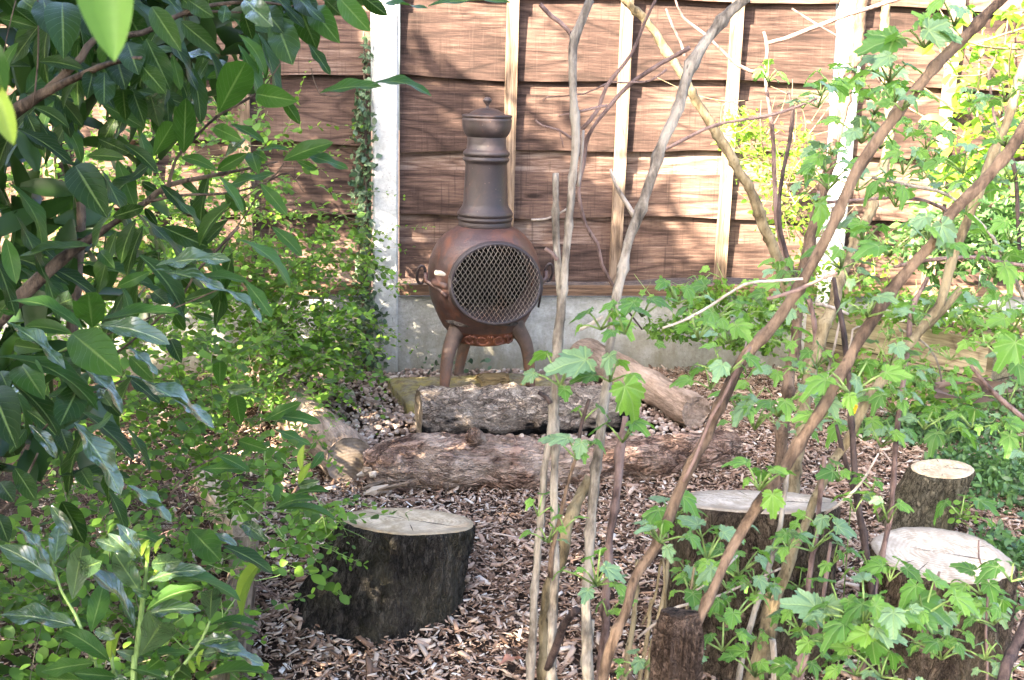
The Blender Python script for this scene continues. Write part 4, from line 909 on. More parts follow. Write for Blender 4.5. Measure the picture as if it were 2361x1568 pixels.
stem(bushD, [(1985, 752, 3), (1965, 760, 5), (1962, 790, 5), (1940, 840, 6), (1902, 880, 6)], 2.3, M_CPALE, 'twig')
stem(bushD, [(1715, 830, 5), (1718, 800, 5), (1722, 772, 3)], 2.2, M_CPALE, 'twig')
stem(bushD, [(2237, 843, 8), (2290, 906, 12), (2372, 975, 12)], 2.1, M_CRED, 'twig')
stem(bushD, [(2025, 1045, 4), (1990, 1105, 6), (1950, 1150, 7), (1900, 1185, 6)], 2.0, M_CPALE, 'twig')
stem(bushD, [(2165, 1318, 6), (2150, 1370, 7), (2128, 1430, 7), (2120, 1500, 5)], 1.9, M_CRED, 'twig')
stem(bushD, [(2256, 1245, 4), (2256, 1285, 4), (2275, 1350, 5), (2272, 1460, 6), (2275, 1560, 6)], 1.85, M_CRED, 'twig', None, 8, True)
stem(bushE, [(1574, 1380, 4), (1650, 1330, 5), (1700, 1280, 5)], 1.7, M_CPALE, 'twig')
stem(bushE, [(1780, 1475, 14), (1785, 1520, 14), (1784, 1568, 14)], 1.7, M_CPALE, 'cut_branch', None, 8, True)
stem(bushE, [(1470, 1470, 6), (1560, 1400, 7), (1640, 1380, 6), (1800, 1310, 5)], 1.65, M_CPALE, 'twig')
for (x0, y0, x1, y1, w) in ((1545, 1260, 1490, 1560, 12), (1500, 1380, 1476, 1560, 10), (1470, 1290, 1440, 1568, 14), (1600, 1300, 1560, 1500, 8), (1480, 1440, 1530, 1310, 6)):
    stem(bushE, [(x0, y0, w*.7), ((x0+x1)/2+4, (y0+y1)/2, w), (x1, y1, w)], 1.9, M_COLIVE, 'cane', 1.85, 8, True)

def leafcluster(bush, x, y, Y, n_, size, spread=1.0, blue=.3, downness=.25, stalk=True, node=None):
    """n leaves of seen size on stalks from one node; stalks climb out and up, blades roughly level, tipping outwards"""
    c = P(x, y, Y); m = MPP(c); s_ = size*m; a0 = random.random()*6.28; pet = Acc()
    for i in range(n_):
        a_ = a0+i*2.4+random.uniform(-.3, .3); el = random.uniform(.1, .9) if i > 1 else random.uniform(.7, 1.2)
        out = Vector((math.cos(a_)*math.cos(el), math.sin(a_)*math.cos(el)*.8, math.sin(el)))
        ln_ = s_*random.uniform(.5, 1.0)*spread; e = c+out*ln_
        d = Vector((math.cos(a_), math.sin(a_)*.8, random.uniform(-.6, .35)-downness*.6)).normalized()
        nn = Vector((0, 0, 1))+Vector((math.cos(a_), math.sin(a_), 0))*.35+rv(.32)+Vector((0, -.15, 0))
        sz = s_*random.uniform(.36, .72)
        if i >= n_-2 and n_ > 4: sz *= .55
        link('leaf', random.choice(CB if random.random() < blue*.8 else CM), bush, local(bush, palmM(e, d, nn, sz)))
        pet.add(*tube([(c, .0011+s_*.012), (c.lerp(e, .6)+Vector((0, 0, s_*.05)), .0009+s_*.010), (e, .0008+s_*.008)], 5))
    if stalk: pet.build('leaf_stalks', M_STEMG, bush)
def oneleaf(bush, x, y, Y, tx, ty, blue=False, w=1.0, tilt=.5):
    """one palmate leaf from its stalk end to its tip, facing the viewer by tilt"""
    A_ = P(x, y, Y); B_ = P(tx, ty, Y-.01); d = B_-A_; v = (VIEW-A_).normalized()
    nn = v*tilt+Vector((0, 0, 1))*(1-tilt)+rv(.12); link('leaf', random.choice(CB if blue else CM), bush, local(bush, palmM(A_, d, nn, d.length*w)))
LC = [ # bush, x, y, Y, n, size
 (bushC, 1770, 190, 3.2, 6, 62), (bushC, 1850, 250, 3.2, 5, 45), (bushB, 2130, 110, 1.52, 7, 105), (bushB, 2050, 190, 1.6, 5, 85), (bushB, 2200, 60, 1.6, 4, 80),
 (bushB, 1985, 330, 1.6, 7, 95), (bushB, 2080, 255, 1.5, 4, 70), (bushD, 1900, 380, 2.4, 5, 70), (bushD, 1975, 440, 2.4, 5, 80), (bushD, 1860, 430, 2.4, 3, 70),
 (bushD, 2220, 400, 2.4, 7, 85), (bushD, 2160, 440, 2.5, 5, 80), (bushD, 2090, 380, 2.5, 5, 70), (bushB, 2145, 560, 1.5, 6, 100), (bushB, 2050, 590, 1.45, 7, 105), (bushB, 1990, 560, 1.5, 4, 90),
 (bushD, 2330, 560, 2.0, 5, 80), (bushD, 2290, 640, 2.2, 5, 80), (bushD, 2230, 700, 2.5, 6, 70), (bushD, 2320, 300, 2.4, 5, 80), (bushD, 2330, 420, 2.6, 5, 80), 
 (bushB, 2000, 730, 1.42, 6, 75), (bushB, 1960, 660, 1.45, 4, 60), (bushD, 2130, 720, 2.3, 5, 60), (bushD, 2200, 640, 2.4, 5, 55),
 (bushA, 1385, 760, 1.62, 5, 90), (bushA, 1480, 730, 1.65, 5, 80), (bushA, 1560, 700, 1.7, 6, 85), (bushA, 1290, 890, 1.6, 5, 95), (bushA, 1405, 880, 1.6, 4, 85), (bushA, 1440, 770, 1.55, 4, 80),
 (bushA, 1330, 1060, 1.58, 5, 85), (bushA, 1435, 1020, 1.62, 4, 80), (bushA, 1345, 970, 1.6, 2, 60), (bushA, 1262, 1250, 1.62, 5, 62), (bushA, 1240, 1190, 1.64, 3, 60), (bushA, 1300, 1220, 1.62, 2, 50),
 (bushB, 1670, 870, 1.4, 6, 85), (bushB, 1610, 780, 1.45, 5, 80), (bushB, 1740, 990, 1.5, 5, 95), (bushB, 1795, 960, 1.5, 4, 90), (bushB, 1700, 950, 1.5, 4, 75), (bushC, 1650, 760, 3.0, 5, 60), (bushC, 1720, 720, 3.2, 5, 55),
 (bushD, 1790, 880, 2.3, 6, 75), (bushD, 1880, 850, 2.3, 6, 75), (bushB, 1900, 960, 1.4, 4, 70), (bushB, 1960, 910, 1.36, 8, 110), (bushD, 2060, 950, 2.1, 6, 75), (bushD, 2130, 990, 2.1, 6, 80), (bushD, 2030, 1030, 2.1, 5, 60),
 (bushD, 2240, 990, 2.0, 5, 85), (bushD, 2330, 860, 1.9, 5, 90), (bushD, 2270, 800, 2.1, 6, 85), (bushD, 2190, 830, 2.3, 6, 65), (bushD, 2120, 760, 2.5, 6, 55), (bushD, 2230, 760, 2.6, 5, 60), (bushD, 2300, 720, 2.4, 5, 60),
 (bushB, 1750, 1130, 1.32, 6, 85), (bushD, 1930, 1110, 2.0, 5, 70), (bushD, 1970, 1180, 2.0, 3, 60), (bushD, 2010, 1130, 2.0, 3, 45),
 (bushA, 1375, 1350, 1.52, 8, 95), (bushA, 1400, 1420, 1.52, 3, 55), (bushB, 1520, 1250, 1.38, 7, 90), (bushE, 1630, 1290, 1.6, 6, 85), (bushE, 1590, 1370, 1.6, 5, 80), (bushE, 1700, 1260, 1.7, 5, 60),
 (bushD, 1870, 1270, 1.85, 7, 85), (bushD, 1820, 1260, 1.8, 4, 75), (bushD, 1920, 1300, 1.85, 4, 65), (bushE, 1690, 1430, 1.5, 6, 95), (bushE, 1640, 1400, 1.55, 4, 65), (bushE, 1665, 1500, 1.5, 6, 95), (bushE, 1740, 1560, 1.5, 5, 85), (bushE, 1840, 1560, 1.55, 6, 80),
 (bushE, 1740, 1370, 1.6, 3, 90), (bushE, 1990, 1440, 1.45, 9, 120), (bushE, 2050, 1460, 1.45, 6, 120), (bushE, 1940, 1420, 1.5, 3, 90), (bushE, 2130, 1420, 1.5, 5, 105), (bushE, 2170, 1520, 1.5, 5, 90), (bushE, 1900, 1480, 1.5, 3, 75), (bushE, 2030, 1560, 1.45, 5, 110),
 (bushD, 2050, 1340, 1.9, 4, 65), (bushD, 2260, 1370, 1.75, 6, 75), (bushD, 2330, 1340, 1.7, 4, 80), (bushD, 2290, 1440, 1.7, 5, 70), (bushD, 2270, 1520, 1.6, 6, 65), (bushD, 2310, 1570, 1.6, 5, 70), (bushE, 1480, 1540, 1.6, 5, 60), (bushE, 1440, 1560, 1.6, 3, 45), (bushE, 1560, 1210, 1.7, 2, 45),
]
rs = random.getstate(); random.seed(41)
for i in range(138):
    if i < 26 or 88 < i < 112: x_, y_ = random.uniform(1480, 2360), random.uniform(1180, 1568); Y_ = random.uniform(1.6, 2.1); b_ = bushE if i % 2 else bushD
    elif i < 46 or 64 < i < 89: x_, y_ = random.uniform(1600, 2360), random.uniform(620, 1060); Y_ = random.uniform(1.9, 2.8); b_ = bushC if Y_ > 2.4 else bushB if i % 3 else bushD
    else: x_, y_ = random.uniform(1880, 2360), random.uniform(150, 620); Y_ = random.uniform(1.8, 2.8); b_ = bushC if i % 2 else bushB
    if abs(x_-2160) < 150 and abs(y_-1280) < 70 or abs(x_-1720) < 130 and abs(y_-1160) < 45: continue
    LC.append((b_, x_, y_, Y_, random.randint(3, 7), random.choice((38, 50, 62, 80))*random.uniform(.85, 1.15)))
for b_, x_, y_, Y_, n_, s_ in LC: leafcluster(b_, x_, y_, Y_, n_, s_)
for b_, x_, y_, Y_, tx, ty, bl_ in [(bushA, 1440, 890, 1.55, 1490, 970, 0), (bushA, 1350, 830, 1.58, 1250, 850, 1), (bushA, 1340, 1020, 1.55, 1330, 1060, 1), (bushB, 1780, 1140, 1.3, 1785, 1200, 0), (bushE, 2010, 1470, 1.42, 2015, 1545, 0),
        (bushE, 2000, 1460, 1.42, 1945, 1480, 0), (bushE, 2020, 1450, 1.42, 2100, 1480, 1), (bushE, 1880, 1400, 1.5, 1800, 1385, 1), (bushE, 1900, 1400, 1.5, 1960, 1390, 1), (bushE, 2110, 1390, 1.5, 2220, 1430, 0), (bushD, 2340, 790, 1.8, 2290, 850, 0),
        (bushD, 1890, 470, 2.2, 1905, 545, 0), (bushB, 2170, 520, 1.45, 2210, 590, 1), (bushE, 1640, 1310, 1.55, 1600, 1340, 1), (bushB, 2140, 70, 1.48, 2225, 90, 1), (bushB, 2140, 60, 1.5, 2120, 20, 0), (bushB, 2060, 90, 1.55, 1970, 120, 0), (bushB, 2050, 130, 1.52, 2010, 155, 1)]:
    oneleaf(b_, x_, y_, Y_, tx, ty, bool(bl_))

# ------------------------------------------------------------------ laurel (left)
lau = empty('laurel_shrub', 'large dark cherry laurel whose branches reach in from the upper left', 'shrub', (-1.25, 1.6, 0))
lay = empty('laurel_sapling', 'young laurel with glossy leaf rosettes and yellow-green tips at the bottom left', 'shrub', base(300, 1568, 1.35))
def z1(x, y, o=0): return (x/3, y/3+o)
def LB(parent, pts, Y, o, mat=M_LBR, Y1=None, name='branch', seg=9): return stem(parent, [(x/3, y/3+o, w/3) for x, y, w in pts], Y, mat, name, Y1, seg)
LB(lau, [(-200, 980, 120), (0, 850, 105), (230, 690, 80), (520, 540, 50), (760, 440, 36), (980, 400, 24)], 1.65, 0, Y1=1.5)
LB(lau, [(330, 620, 60), (560, 400, 50), (660, 270, 45), (980, 230, 40), (1250, 100, 34), (1500, 30, 28), (1850, 20, 20), (2100, 60, 14)], 1.6, 0, Y1=1.7)
LB(lau, [(1250, 110, 30), (1450, 80, 20), (1700, 90, 14)], 1.68, 0)
LB(lau, [(-100, 2300, 110), (150, 2050, 100), (420, 1800, 80), (760, 1560, 46), (1010, 1400, 42), (1170, 1280, 36), (1500, 1210, 26), (1700, 1170, 20), (1920, 1120, 10)], 1.7, 0, Y1=1.75)
LB(lau, [(1160, 1290, 30), (1200, 1150, 22), (1240, 1070, 20), (1380, 920, 20), (1510, 800, 20), (1770, 650, 16), (1880, 530, 10), (1960, 400, 8)], 1.7, 0)
LB(lau, [(1010, 1400, 22), (1250, 1350, 18), (1550, 1340, 18), (1850, 1260, 12), (1960, 1130, 8)], 1.72, 0)
LB(lau, [(520, 1300, 40), (560, 1420, 60), (560, 1600, 70), (540, 1800, 80), (500, 2300, 90)], 2.2, 0)
LB(lau, [(0, 480, 6), (60, 200, 8), (110, 0, 8)], 1.5, 0); LB(lau, [(230, 740, 14), (260, 450, 10), (265, 100, 10), (260, 0, 9)], 1.58, 0)
LB(lau, [(1650, 0, 22), (1500, 160, 20), (1350, 320, 18), (1240, 500, 16), (900, 800, 16), (600, 1000, 16)], 1.6, 523)
LB(lau, [(430, 860, 12), (700, 760, 12), (1260, 540, 10), (1540, 420, 9)], 1.55, 523)
LB(lau, [(1760, 1430, 9), (1560, 1560, 10), (1300, 1700, 14), (1150, 1900, 18)], 1.75, 523)
LB(lau, [(660, 660, 14), (580, 760, 16), (440, 850, 14), (100, 1000, 12)], 1.5, 523, M_STEMG)
LB(lau, [(860, 1060, 10), (700, 1130, 12), (500, 1200, 14), (300, 1400, 16)], 1.5, 523)
LB(lau, [(260, 0, 14), (200, 130, 16), (60, 350, 20), (-60, 450, 24)], 1.5, 1045)
LB(lau, [(2100, 1330, 6), (2000, 1200, 8), (1850, 1260, 10), (1500, 1500, 8)], 1.8, 0)
LB(lau, [(2150, 470, 7), (2210, 650, 8), (2361, 660, 8)], 1.7, 0); 
LB(lau, [(1800, 1330, 12), (1720, 1450, 10), (1640, 1568, 10), (1500, 1800, 12)], 1.8, 0)
ZL = [ # zoomed picture (thirds): base x y, tip x y, width, distance, kind
 (1510, 780, 1700, 430, 230, 1.62, 'l'), (1270, 1060, 1285, 680, 160, 1.62, 'l'), (1060, 1080, 1200, 850, 130, 1.66, 'l'), (1770, 650, 2060, 700, 150, 1.6, 'l'), (1950, 670, 2075, 860, 90, 1.66, 'l'),
 (1480, 880, 1680, 975, 100, 1.62, 'l'), (1590, 860, 1830, 990, 60, 1.66, 'l'), (1960, 1110, 2305, 985, 120, 1.62, 'l'), (2080, 1060, 2410, 1170, 70, 1.64, 'l'), (2050, 1110, 2190, 1175, 60, 1.68, 'l'),
 (1790, 1210, 1740, 1060, 140, 1.68, 'l'), (1500, 1180, 1710, 1060, 90, 1.7, 'l'), (1500, 1180, 1250, 1090, 80, 1.7, 'l'), (1800, 1270, 1985, 1490, 95, 1.68, 'l'), (2214, 645, 2640, 600, 80, 1.6, 'l'), (2560, 590, 2985, 668, 62, 1.58, 'l'),
 (1250, 150, 1520, 375, 130, 1.6, 'd'), (1680, 80, 1745, 275, 110, 1.6, 'd'), (1650, 240, 1835, 520, 85, 1.6, 'l'), (1900, 120, 2025, 450, 210, 1.62, 'd'), (2080, 80, 2190, 345, 190, 1.68, 'd'), (2160, 60, 2350, 300, 170, 1.7, 'l'), (2130, 300, 2285, 520, 75, 1.64, 'd'),
 (1690, 0, 1890, 185, 160, 1.52, 'g'), (1050, 50, 1255, 360, 150, 1.5, 'd'), (1010, 270, 1180, 625, 160, 1.56, 'd'), (1190, 380, 1250, 625, 85, 1.6, 'l'), (960, 430, 1150, 650, 130, 1.5, 'd'), (910, 610, 1000, 860, 120, 1.6, 'd'), (850, 620, 870, 840, 150, 1.55, 'd'),
 (720, 500, 720, 735, 150, 1.52, 'd'), (640, 500, 600, 690, 120, 1.55, 'd'), (1040, 660, 1100, 880, 170, 1.55, 'g'), (430, 20, 440, 410, 230, 1.5, 'd'), (300, 0, 360, 250, 180, 1.6, 'd'), (180, 640, 400, 420, 190, 1.66, 'l'), (230, 740, 480, 890, 80, 1.55, 'd'), (120, 890, 500, 1140, 95, 1.6, 'd'),
 (520, 1150, 745, 1510, 230, 1.5, 'd'), (600, 1080, 870, 1100, 90, 1.55, 'd'), (860, 1000, 1090, 1200, 90, 1.6, 'd'), (1560, 1340, 1700, 1455, 130, 1.7, 'l'), (680, 960, 900, 1060, 90, 1.65, 'd'), (1190, 360, 1590, 470, 45, 1.75, 'g'), (1290, 700, 1480, 690, 70, 1.8, 'g'), (1430, 540, 1600, 500, 60, 1.8, 'l'),
 (100, 60, 260, 180, 110, 1.6, 'd'), (0, 130, 250, 190, 90, 1.55, 'd'), (560, 20, 640, 260, 140, 1.55, 'd'), (700, 0, 860, 160, 150, 1.62, 'd'), (860, 60, 1000, 300, 200, 1.6, 'd'), (880, 300, 960, 520, 200, 1.56, 'd'), (800, 380, 870, 620, 200, 1.6, 'd'), (1300, 0, 1480, 120, 120, 1.66, 'd'), (1450, 0, 1600, 130, 130, 1.7, 'd'), (1560, 40, 1540, 160, 90, 1.66, 'd'),
 (1820, 60, 1960, 230, 160, 1.66, 'd'), (2250, 0, 2361, 110, 130, 1.66, 'd'), (2340, -20, 2560, 220, 150, 1.66, 'l'), (2050, -40, 2200, 120, 150, 1.7, 'd'), (2500, -30, 2680, 110, 120, 1.7, 'd'), (2960, 45, 3530, 20, 70, 1.6, 'l'), (1250, -20, 1350, 80, 100, 1.7, 'd'), (2560, 15, 2960, 60, 14, 1.62, 'l'), (150, 0, 330, 130, 120, 1.7, 'd'),
 (1350, 900, 1240, 1050, 60, 1.75, 'g'), (1560, 1080, 1700, 960, 60, 1.78, 'g'), (1900, 1200, 1540, 1300, 60, 1.75, 'l'), (1750, 1050, 1850, 1110, 60, 1.72, 'l'), (2000, 1040, 1800, 1050, 40, 1.74, 'l'), (1380, 1350, 1240, 1240, 60, 1.75, 'l'), (1100, 1330, 980, 1260, 70, 1.75, 'd'), (780, 1500, 1000, 1430, 90, 1.7, 'd'), (1000, 1440, 1090, 1560, 60, 1.7, 'd'), (1190, 1350, 1420, 1600, 50, 1.68, 'd'),
]
ZL4 = [(1080, 270, 1595, 232, 105, 1.5, 'g'), (1040, 310, 810, 415, 95, 1.5, 'l'), (1060, 300, 1560, 445, 85, 1.48, 'g'), (1520, 430, 1810, 665, 55, 1.5, 'g'), (1690, 370, 1880, 625, 95, 1.52, 'l'), (1640, 90, 2005, 425, 75, 1.55, 'l'), (1880, 0, 2090, 205, 90, 1.6, 'l'), (1370, 340, 1720, 385, 65, 1.55, 'l'),
 (1270, 510, 1520, 440, 110, 1.55, 'd'), (660, 660, 1250, 595, 75, 1.45, 'l'), (640, 700, 610, 455, 245, 1.42, 'l'), (575, 715, 50, 520, 85, 1.42, 'l'), (500, 740, 170, 690, 105, 1.45, 'l'), (680, 685, 1175, 815, 145, 1.4, 'g'), (500, 740, 845, 1025, 265, 1.4, 'l'), (450, 985, 45, 660, 95, 1.38, 'g'), (0, 900, 680, 1275, 135, 1.38, 'l'),
 (880, 830, 1090, 1025, 60, 1.42, 'g'), (510, 940, 845, 1300, 85, 1.4, 'g'), (870, 1030, 1480, 1390, 85, 1.4, 'g'), (1200, 1200, 1480, 1395, 60, 1.42, 'g'), (680, 1120, 775, 1245, 75, 1.42, 'g'), (150, 960, 310, 1195, 200, 1.42, 'l'), (545, 1100, 415, 1375, 235, 1.4, 'd'), (100, 1080, 260, 1165, 95, 1.45, 'g'),
 (-60, 1120, 115, 1530, 270, 1.32, 'd'), (80, 1080, 410, 1455, 125, 1.36, 'd'), (200, 1370, 390, 1600, 95, 1.36, 'g'), (510, 1355, 835, 1855, 160, 1.36, 'g'), (1180, 780, 1255, 945, 105, 1.5, 'd'), (1520, 1110, 1520, 930, 90, 1.7, 'l'), (1570, 1130, 1745, 1120, 70, 1.7, 'g'), (1630, 1170, 1665, 1375, 110, 1.72, 'l'), (1820, 1345, 2085, 1215, 85, 1.68, 'l'),
 (1900, 1310, 2220, 1360, 85, 1.7, 'l'), (1890, 1400, 2150, 1510, 60, 1.72, 'l'), (1650, 1480, 1855, 1545, 90, 1.72, 'l'), (1060, 450, 1165, 535, 100, 1.6, 'd'), (690, 170, 795, 290, 85, 1.6, 'l'), (330, 560, 500, 500, 110, 1.5, 'g'), (0, 580, 100, 600, 50, 1.4, 'l'), (1210, 610, 1280, 720, 80, 1.6, 'l'), (1330, 600, 1470, 640, 60, 1.6, 'd'), (1210, 220, 1370, 300, 70, 1.62, 'd'), (1120, 0, 1440, 140, 160, 1.62, 'd'),
 (1090, 330, 1200, 470, 100, 1.62, 'l'), (0, 1000, 60, 1130, 110, 1.5, 'd'), (420, 900, 560, 1040, 110, 1.5, 'd'), (700, 1170, 840, 1310, 90, 1.48, 'd'), (900, 900, 1060, 1060, 110, 1.6, 'l'), (300, 850, 100, 820, 90, 1.5, 'd'), (180, 1400, 60, 1568, 110, 1.45, 'd'), (420, 1400, 480, 1568, 120, 1.5, 'd')]
ZL9 = [(880, 220, 1185, 475, 85, 1.5, 'g'), (1320, 530, 1530, 745, 195, 1.55, 'l'), (1540, 640, 1890, 835, 95, 1.5, 'd'), (350, 360, 500, 570, 95, 1.5, 'g'), (430, 335, 585, 625, 150, 1.5, 'd'), (1680, 480, 1845, 605, 105, 1.6, 'g'), (1890, 400, 2190, 320, 65, 1.7, 'l'), (2030, 290, 2275, 265, 60, 1.7, 'l'), (2060, 230, 2210, 190, 60, 1.7, 'g'), (1890, 400, 2330, 470, 40, 1.7, 'l'),
 (2065, 215, 2150, 65, 60, 1.68, 'y'), (2090, 130, 2105, -60, 55, 1.68, 'y'), (2150, 110, 2235, -10, 80, 1.7, 'l'), (1380, 110, 1725, 110, 85, 1.6, 'l'), (1500, 10, 1730, 130, 75, 1.6, 'l'), (-20, 420, 60, 620, 130, 1.4, 'd'), (1850, 700, 1680, 1130, 62, 1.55, 'y'), (1460, 560, 1640, 640, 60, 1.55, 'g'), (1000, 330, 1130, 360, 50, 1.5, 'l'), (100, 100, 250, 330, 130, 1.45, 'd'), (0, 200, 100, 340, 120, 1.45, 'd'),
 (300, 300, 100, 360, 70, 1.55, 'l'), (560, 120, 640, 250, 110, 1.55, 'd'), (900, 560, 1130, 640, 60, 1.6, 'l')]
for t in ZL: leaf_between(lau, (t[0]/3, t[1]/3, t[5]), (t[2]/3, t[3]/3), t[4]/3, t[6])
for t in ZL4: leaf_between(lau, (t[0]/3, t[1]/3+523, t[5]), (t[2]/3, t[3]/3+523), t[4]/3, t[6])
for t in ZL9: leaf_between(lau, (t[0]/3, t[1]/3+1045, t[5]), (t[2]/3, t[3]/3+1045), t[4]/3, t[6])
for i in range(140):
    q = random.random()
    if q < .62: x_ = random.uniform(-20, 640)**1.0; y_ = random.uniform(-40, 300)-max(0, x_-330)*.75
    elif q < .82: x_ = random.uniform(-20, 560); y_ = random.uniform(330, 620)
    else: x_ = random.uniform(-20, 330); y_ = random.uniform(620, 1150)
    l_ = random.uniform(90, 185); an = random.gauss(1.35, .6); leaf_between(lau, (x_, y_, random.uniform(1.55, 1.95)), (x_+l_*math.cos(an), y_+l_*math.sin(an)), random.uniform(16, 42), random.choice('dddddl'))
# the trunks of the big laurel and the leaves of its crown beyond the ones picked out above
for (x0, y0, Y0, x1, Y1_) in ((-160, 700, 1.7, -1.25, 1.6), (-120, 300, 1.6, -1.2, 1.7)):
    p = P(x0, y0, Y0); a_ = Acc(); a_.add(*tube(smoothpath([(p, .02), ((p+Vector((x1, Y1_, 0)))/2+Vector((-.08, 0, 0)), .028), (Vector((x1, Y1_, -.02)), .035)], .04), 12, wob=.2)); a_.build('trunk', M_LBR, lau)
S3 = [(380, 750, 410, 500, 150, 'g'), (340, 770, 120, 515, 65, 'g'), (385, 885, -10, 640, 150, 'g'), (520, 1195, 0, 1120, 135, 'g'), (500, 1010, 570, 640, 150, 'g'), (930, 1210, 550, 775, 100, 'g'), (560, 800, 705, 745, 120, 'g'), (990, 730, 805, 488, 95, 'g'), (940, 725, 655, 600, 95, 'g'), (970, 960, 790, 690, 135, 'g'), (930, 740, 745, 555, 90, 'g'),
 (1050, 765, 1255, 745, 105, 'g'), (1020, 890, 1425, 815, 115, 'g'), (1050, 890, 1665, 1025, 85, 'l'), (1010, 1090, 1400, 935, 95, 'l'), (990, 1130, 1390, 1090, 105, 'g'), (970, 1395, 1120, 1170, 190, 'g'), (1030, 990, 915, 940, 60, 'g'), (970, 1400, 1310, 1375, 65, 'l'), (975, 720, 1035, 595, 42, 'y'), (1075, 695, 1130, 585, 38, 'y'), (1030, 760, 1040, 640, 36, 'y'), (1060, 850, 1110, 770, 42, 'y'),
 (1450, 1155, 1465, 940, 115, 'g'), (1445, 1195, 1790, 1200, 50, 'l'), (1400, 1270, 1790, 1252, 42, 'l'), (1375, 1320, 1610, 1280, 75, 'g'), (1410, 1330, 1825, 1470, 95, 'g'), (1330, 1410, 1670, 1370, 65, 'g'), (1400, 1568, 1850, 1525, 85, 'l'), (760, 1445, 375, 1270, 95, 'l'), (755, 1430, 425, 1215, 135, 'l'), (650, 1450, 285, 1510, 115, 'l'), (800, 1545, 510, 1520, 115, 'l'),
 (770, 1430, 795, 1230, 45, 'y'), (800, 1410, 845, 1225, 36, 'y'), (800, 1365, 995, 1430, 85, 'g'), (870, 1480, 1190, 1580, 75, 'l'), (630, 1235, 720, 890, 195, 'l'), (1330, 1560, 1240, 1500, 90, 'd'), (660, 1220, 800, 1280, 80, 'g'), (1380, 1480, 1410, 1350, 40, 'y'), (1350, 1520, 1310, 1430, 40, 'y'), (560, 1568, 320, 1560, 90, 'l'), (1010, 1500, 1100, 1430, 100, 'l'), (600, 1600, 880, 1560, 80, 'g'), (960, 1580, 1160, 1545, 60, 'g')]
for x0, y0, x1, y1, w_, k_ in S3: leaf_between(lay, (x0/3, y0/3+1045, 1.32), (x1/3, y1/3+1045), w_/3, k_)
for pts in ([(355, 740, 16), (420, 940, 20), (500, 1080, 22), (560, 1210, 24), (640, 1450, 26), (700, 1640, 28)], [(1030, 640, 18), (1000, 900, 34), (970, 1150, 40), (945, 1400, 46), (920, 1640, 50)], [(1450, 1160, 16), (1400, 1280, 22), (1290, 1440, 26), (1180, 1568, 28), (1100, 1680, 30)], [(800, 1300, 16), (775, 1440, 24), (800, 1568, 28), (820, 1680, 30)]):
    stem(lay, [(x/3, y/3+1045, w/3) for x, y, w in pts], 1.34, M_STEMG, 'stem', 1.32, 8, True)
lic = [cz0 for cz0 in [(P(80, 150, 2.3), (.34, .3, .34), 3.4), (P(300, 60, 2.4), (.28, .3, .16), 2), (P(560, -10, 2.3), (.2, .25, .07), 1), (P(40, 620, 2.2), (.2, .25, .14), 1.4), (P(30, 900, 2.0), (.15, .2, .16), 1.2), (P(330, 620, 2.6), (.14, .2, .08), .5)]]
LIC = lic
UPC = [(Vector(q), (.42, .4, .3), 1) for q in ((-1.25, 1.6, 2.15), (-1.3, .9, 2.1), (-.85, 1.15, 2.25), (-1.35, .3, 2.1), (-.8, .5, 2.25), (-1.6, 2.0, 2.0))]
# the near, out-of-focus leaf
nb = empty('near_leaf_spray', 'blurred pale green leaf hanging close to the viewer at the top left', 'leaf', P(250, -200, .5))
leaf_between(nb, (215, -190, .46), (264, 142, .44), 118, 'y', me=laurel_mesh('near_leaf', M_SNOW, .05, .2, .36))
leaf_between(nb, (-30, 165, .5), (32, 335, .5), 30, 'y')
leaf_between(nb, (-40, 60, .5), (12, 220, .5), 44, 'l')
stem(nb, [(235, -90, 8), (200, -200, 10), (100, -300, 12)], .46, M_STEMG, 'stem')

# ------------------------------------------------------------------ foliage masses
def mass(name, parent, tmpl, n_, centers, size, mat, up=.6, uvy=False):
    """leaf-sized faces through a volume; centers: (Vector, (rx, ry, rz), weight)"""
    w_ = np.array([c[2] for c in centers], float); w_ /= w_.sum(); idx = rng.choice(len(centers), n_, p=w_)
    C_ = np.array([tuple(c[0]) for c in centers])[idx]; Rr = np.array([c[1] for c in centers])[idx]
    d = rng.normal(size=(n_, 3)); d /= np.linalg.norm(d, axis=1)[:, None]; rad = rng.uniform(0, 1, n_)**.45
    pos = C_+d*Rr*rad[:, None]; s_ = size*rng.uniform(.55, 1.25, n_)
    ok = pos[:, 2] > .01; pos = pos[ok]; s_ = s_[ok]; k = len(pos)
    return scatter(name, tmpl[0], tmpl[1], place(pos, np.stack([s_, s_, s_], 1), rotmats(k, up)), mat, parent)
def ltmpl(wr, curv=.08, n_=4):
    V_ = []; F_ = []
    for i in range(n_+1):
        u = i/n_; w = math.sin(PI*min(.97, max(.04, u)))**.7*wr; V_ += [(u, -w/2, curv*4*u*(1-u)+.04), (u, 0, curv*4*u*(1-u)), (u, w/2, curv*4*u*(1-u)+.04)]
    for i in range(n_): b_ = i*3; F_ += [(b_, b_+3, b_+4, b_+1), (b_+1, b_+4, b_+5, b_+2)]
    return V_, F_
T_ROUND = ltmpl(.75); T_LAU = ltmpl(.36); T_OV = ltmpl(.5)
def leafparts(parent, meshes, centers, n_, size, jit=.5, palm=False, facing=(0, -.6, .8)):
    ws = [c[2] for c in centers]
    for i in range(n_):
        c = random.choices(centers, ws)[0]; q = Vector((random.gauss(0, .5)*c[1][0], random.gauss(0, .5)*c[1][1], random.gauss(0, .5)*c[1][2])); p = Vector(c[0])+q
        if p.z < .01: continue
        nn = Vector(facing)+rv(jit); d = rv(1); d.z *= .4; s_ = size*random.uniform(.6, 1.2)
        Mx = palmM(p, d, nn, s_) if palm else leafM(p, d, nn, s_); link('leaf', random.choice(meshes), parent, local(parent, Mx))
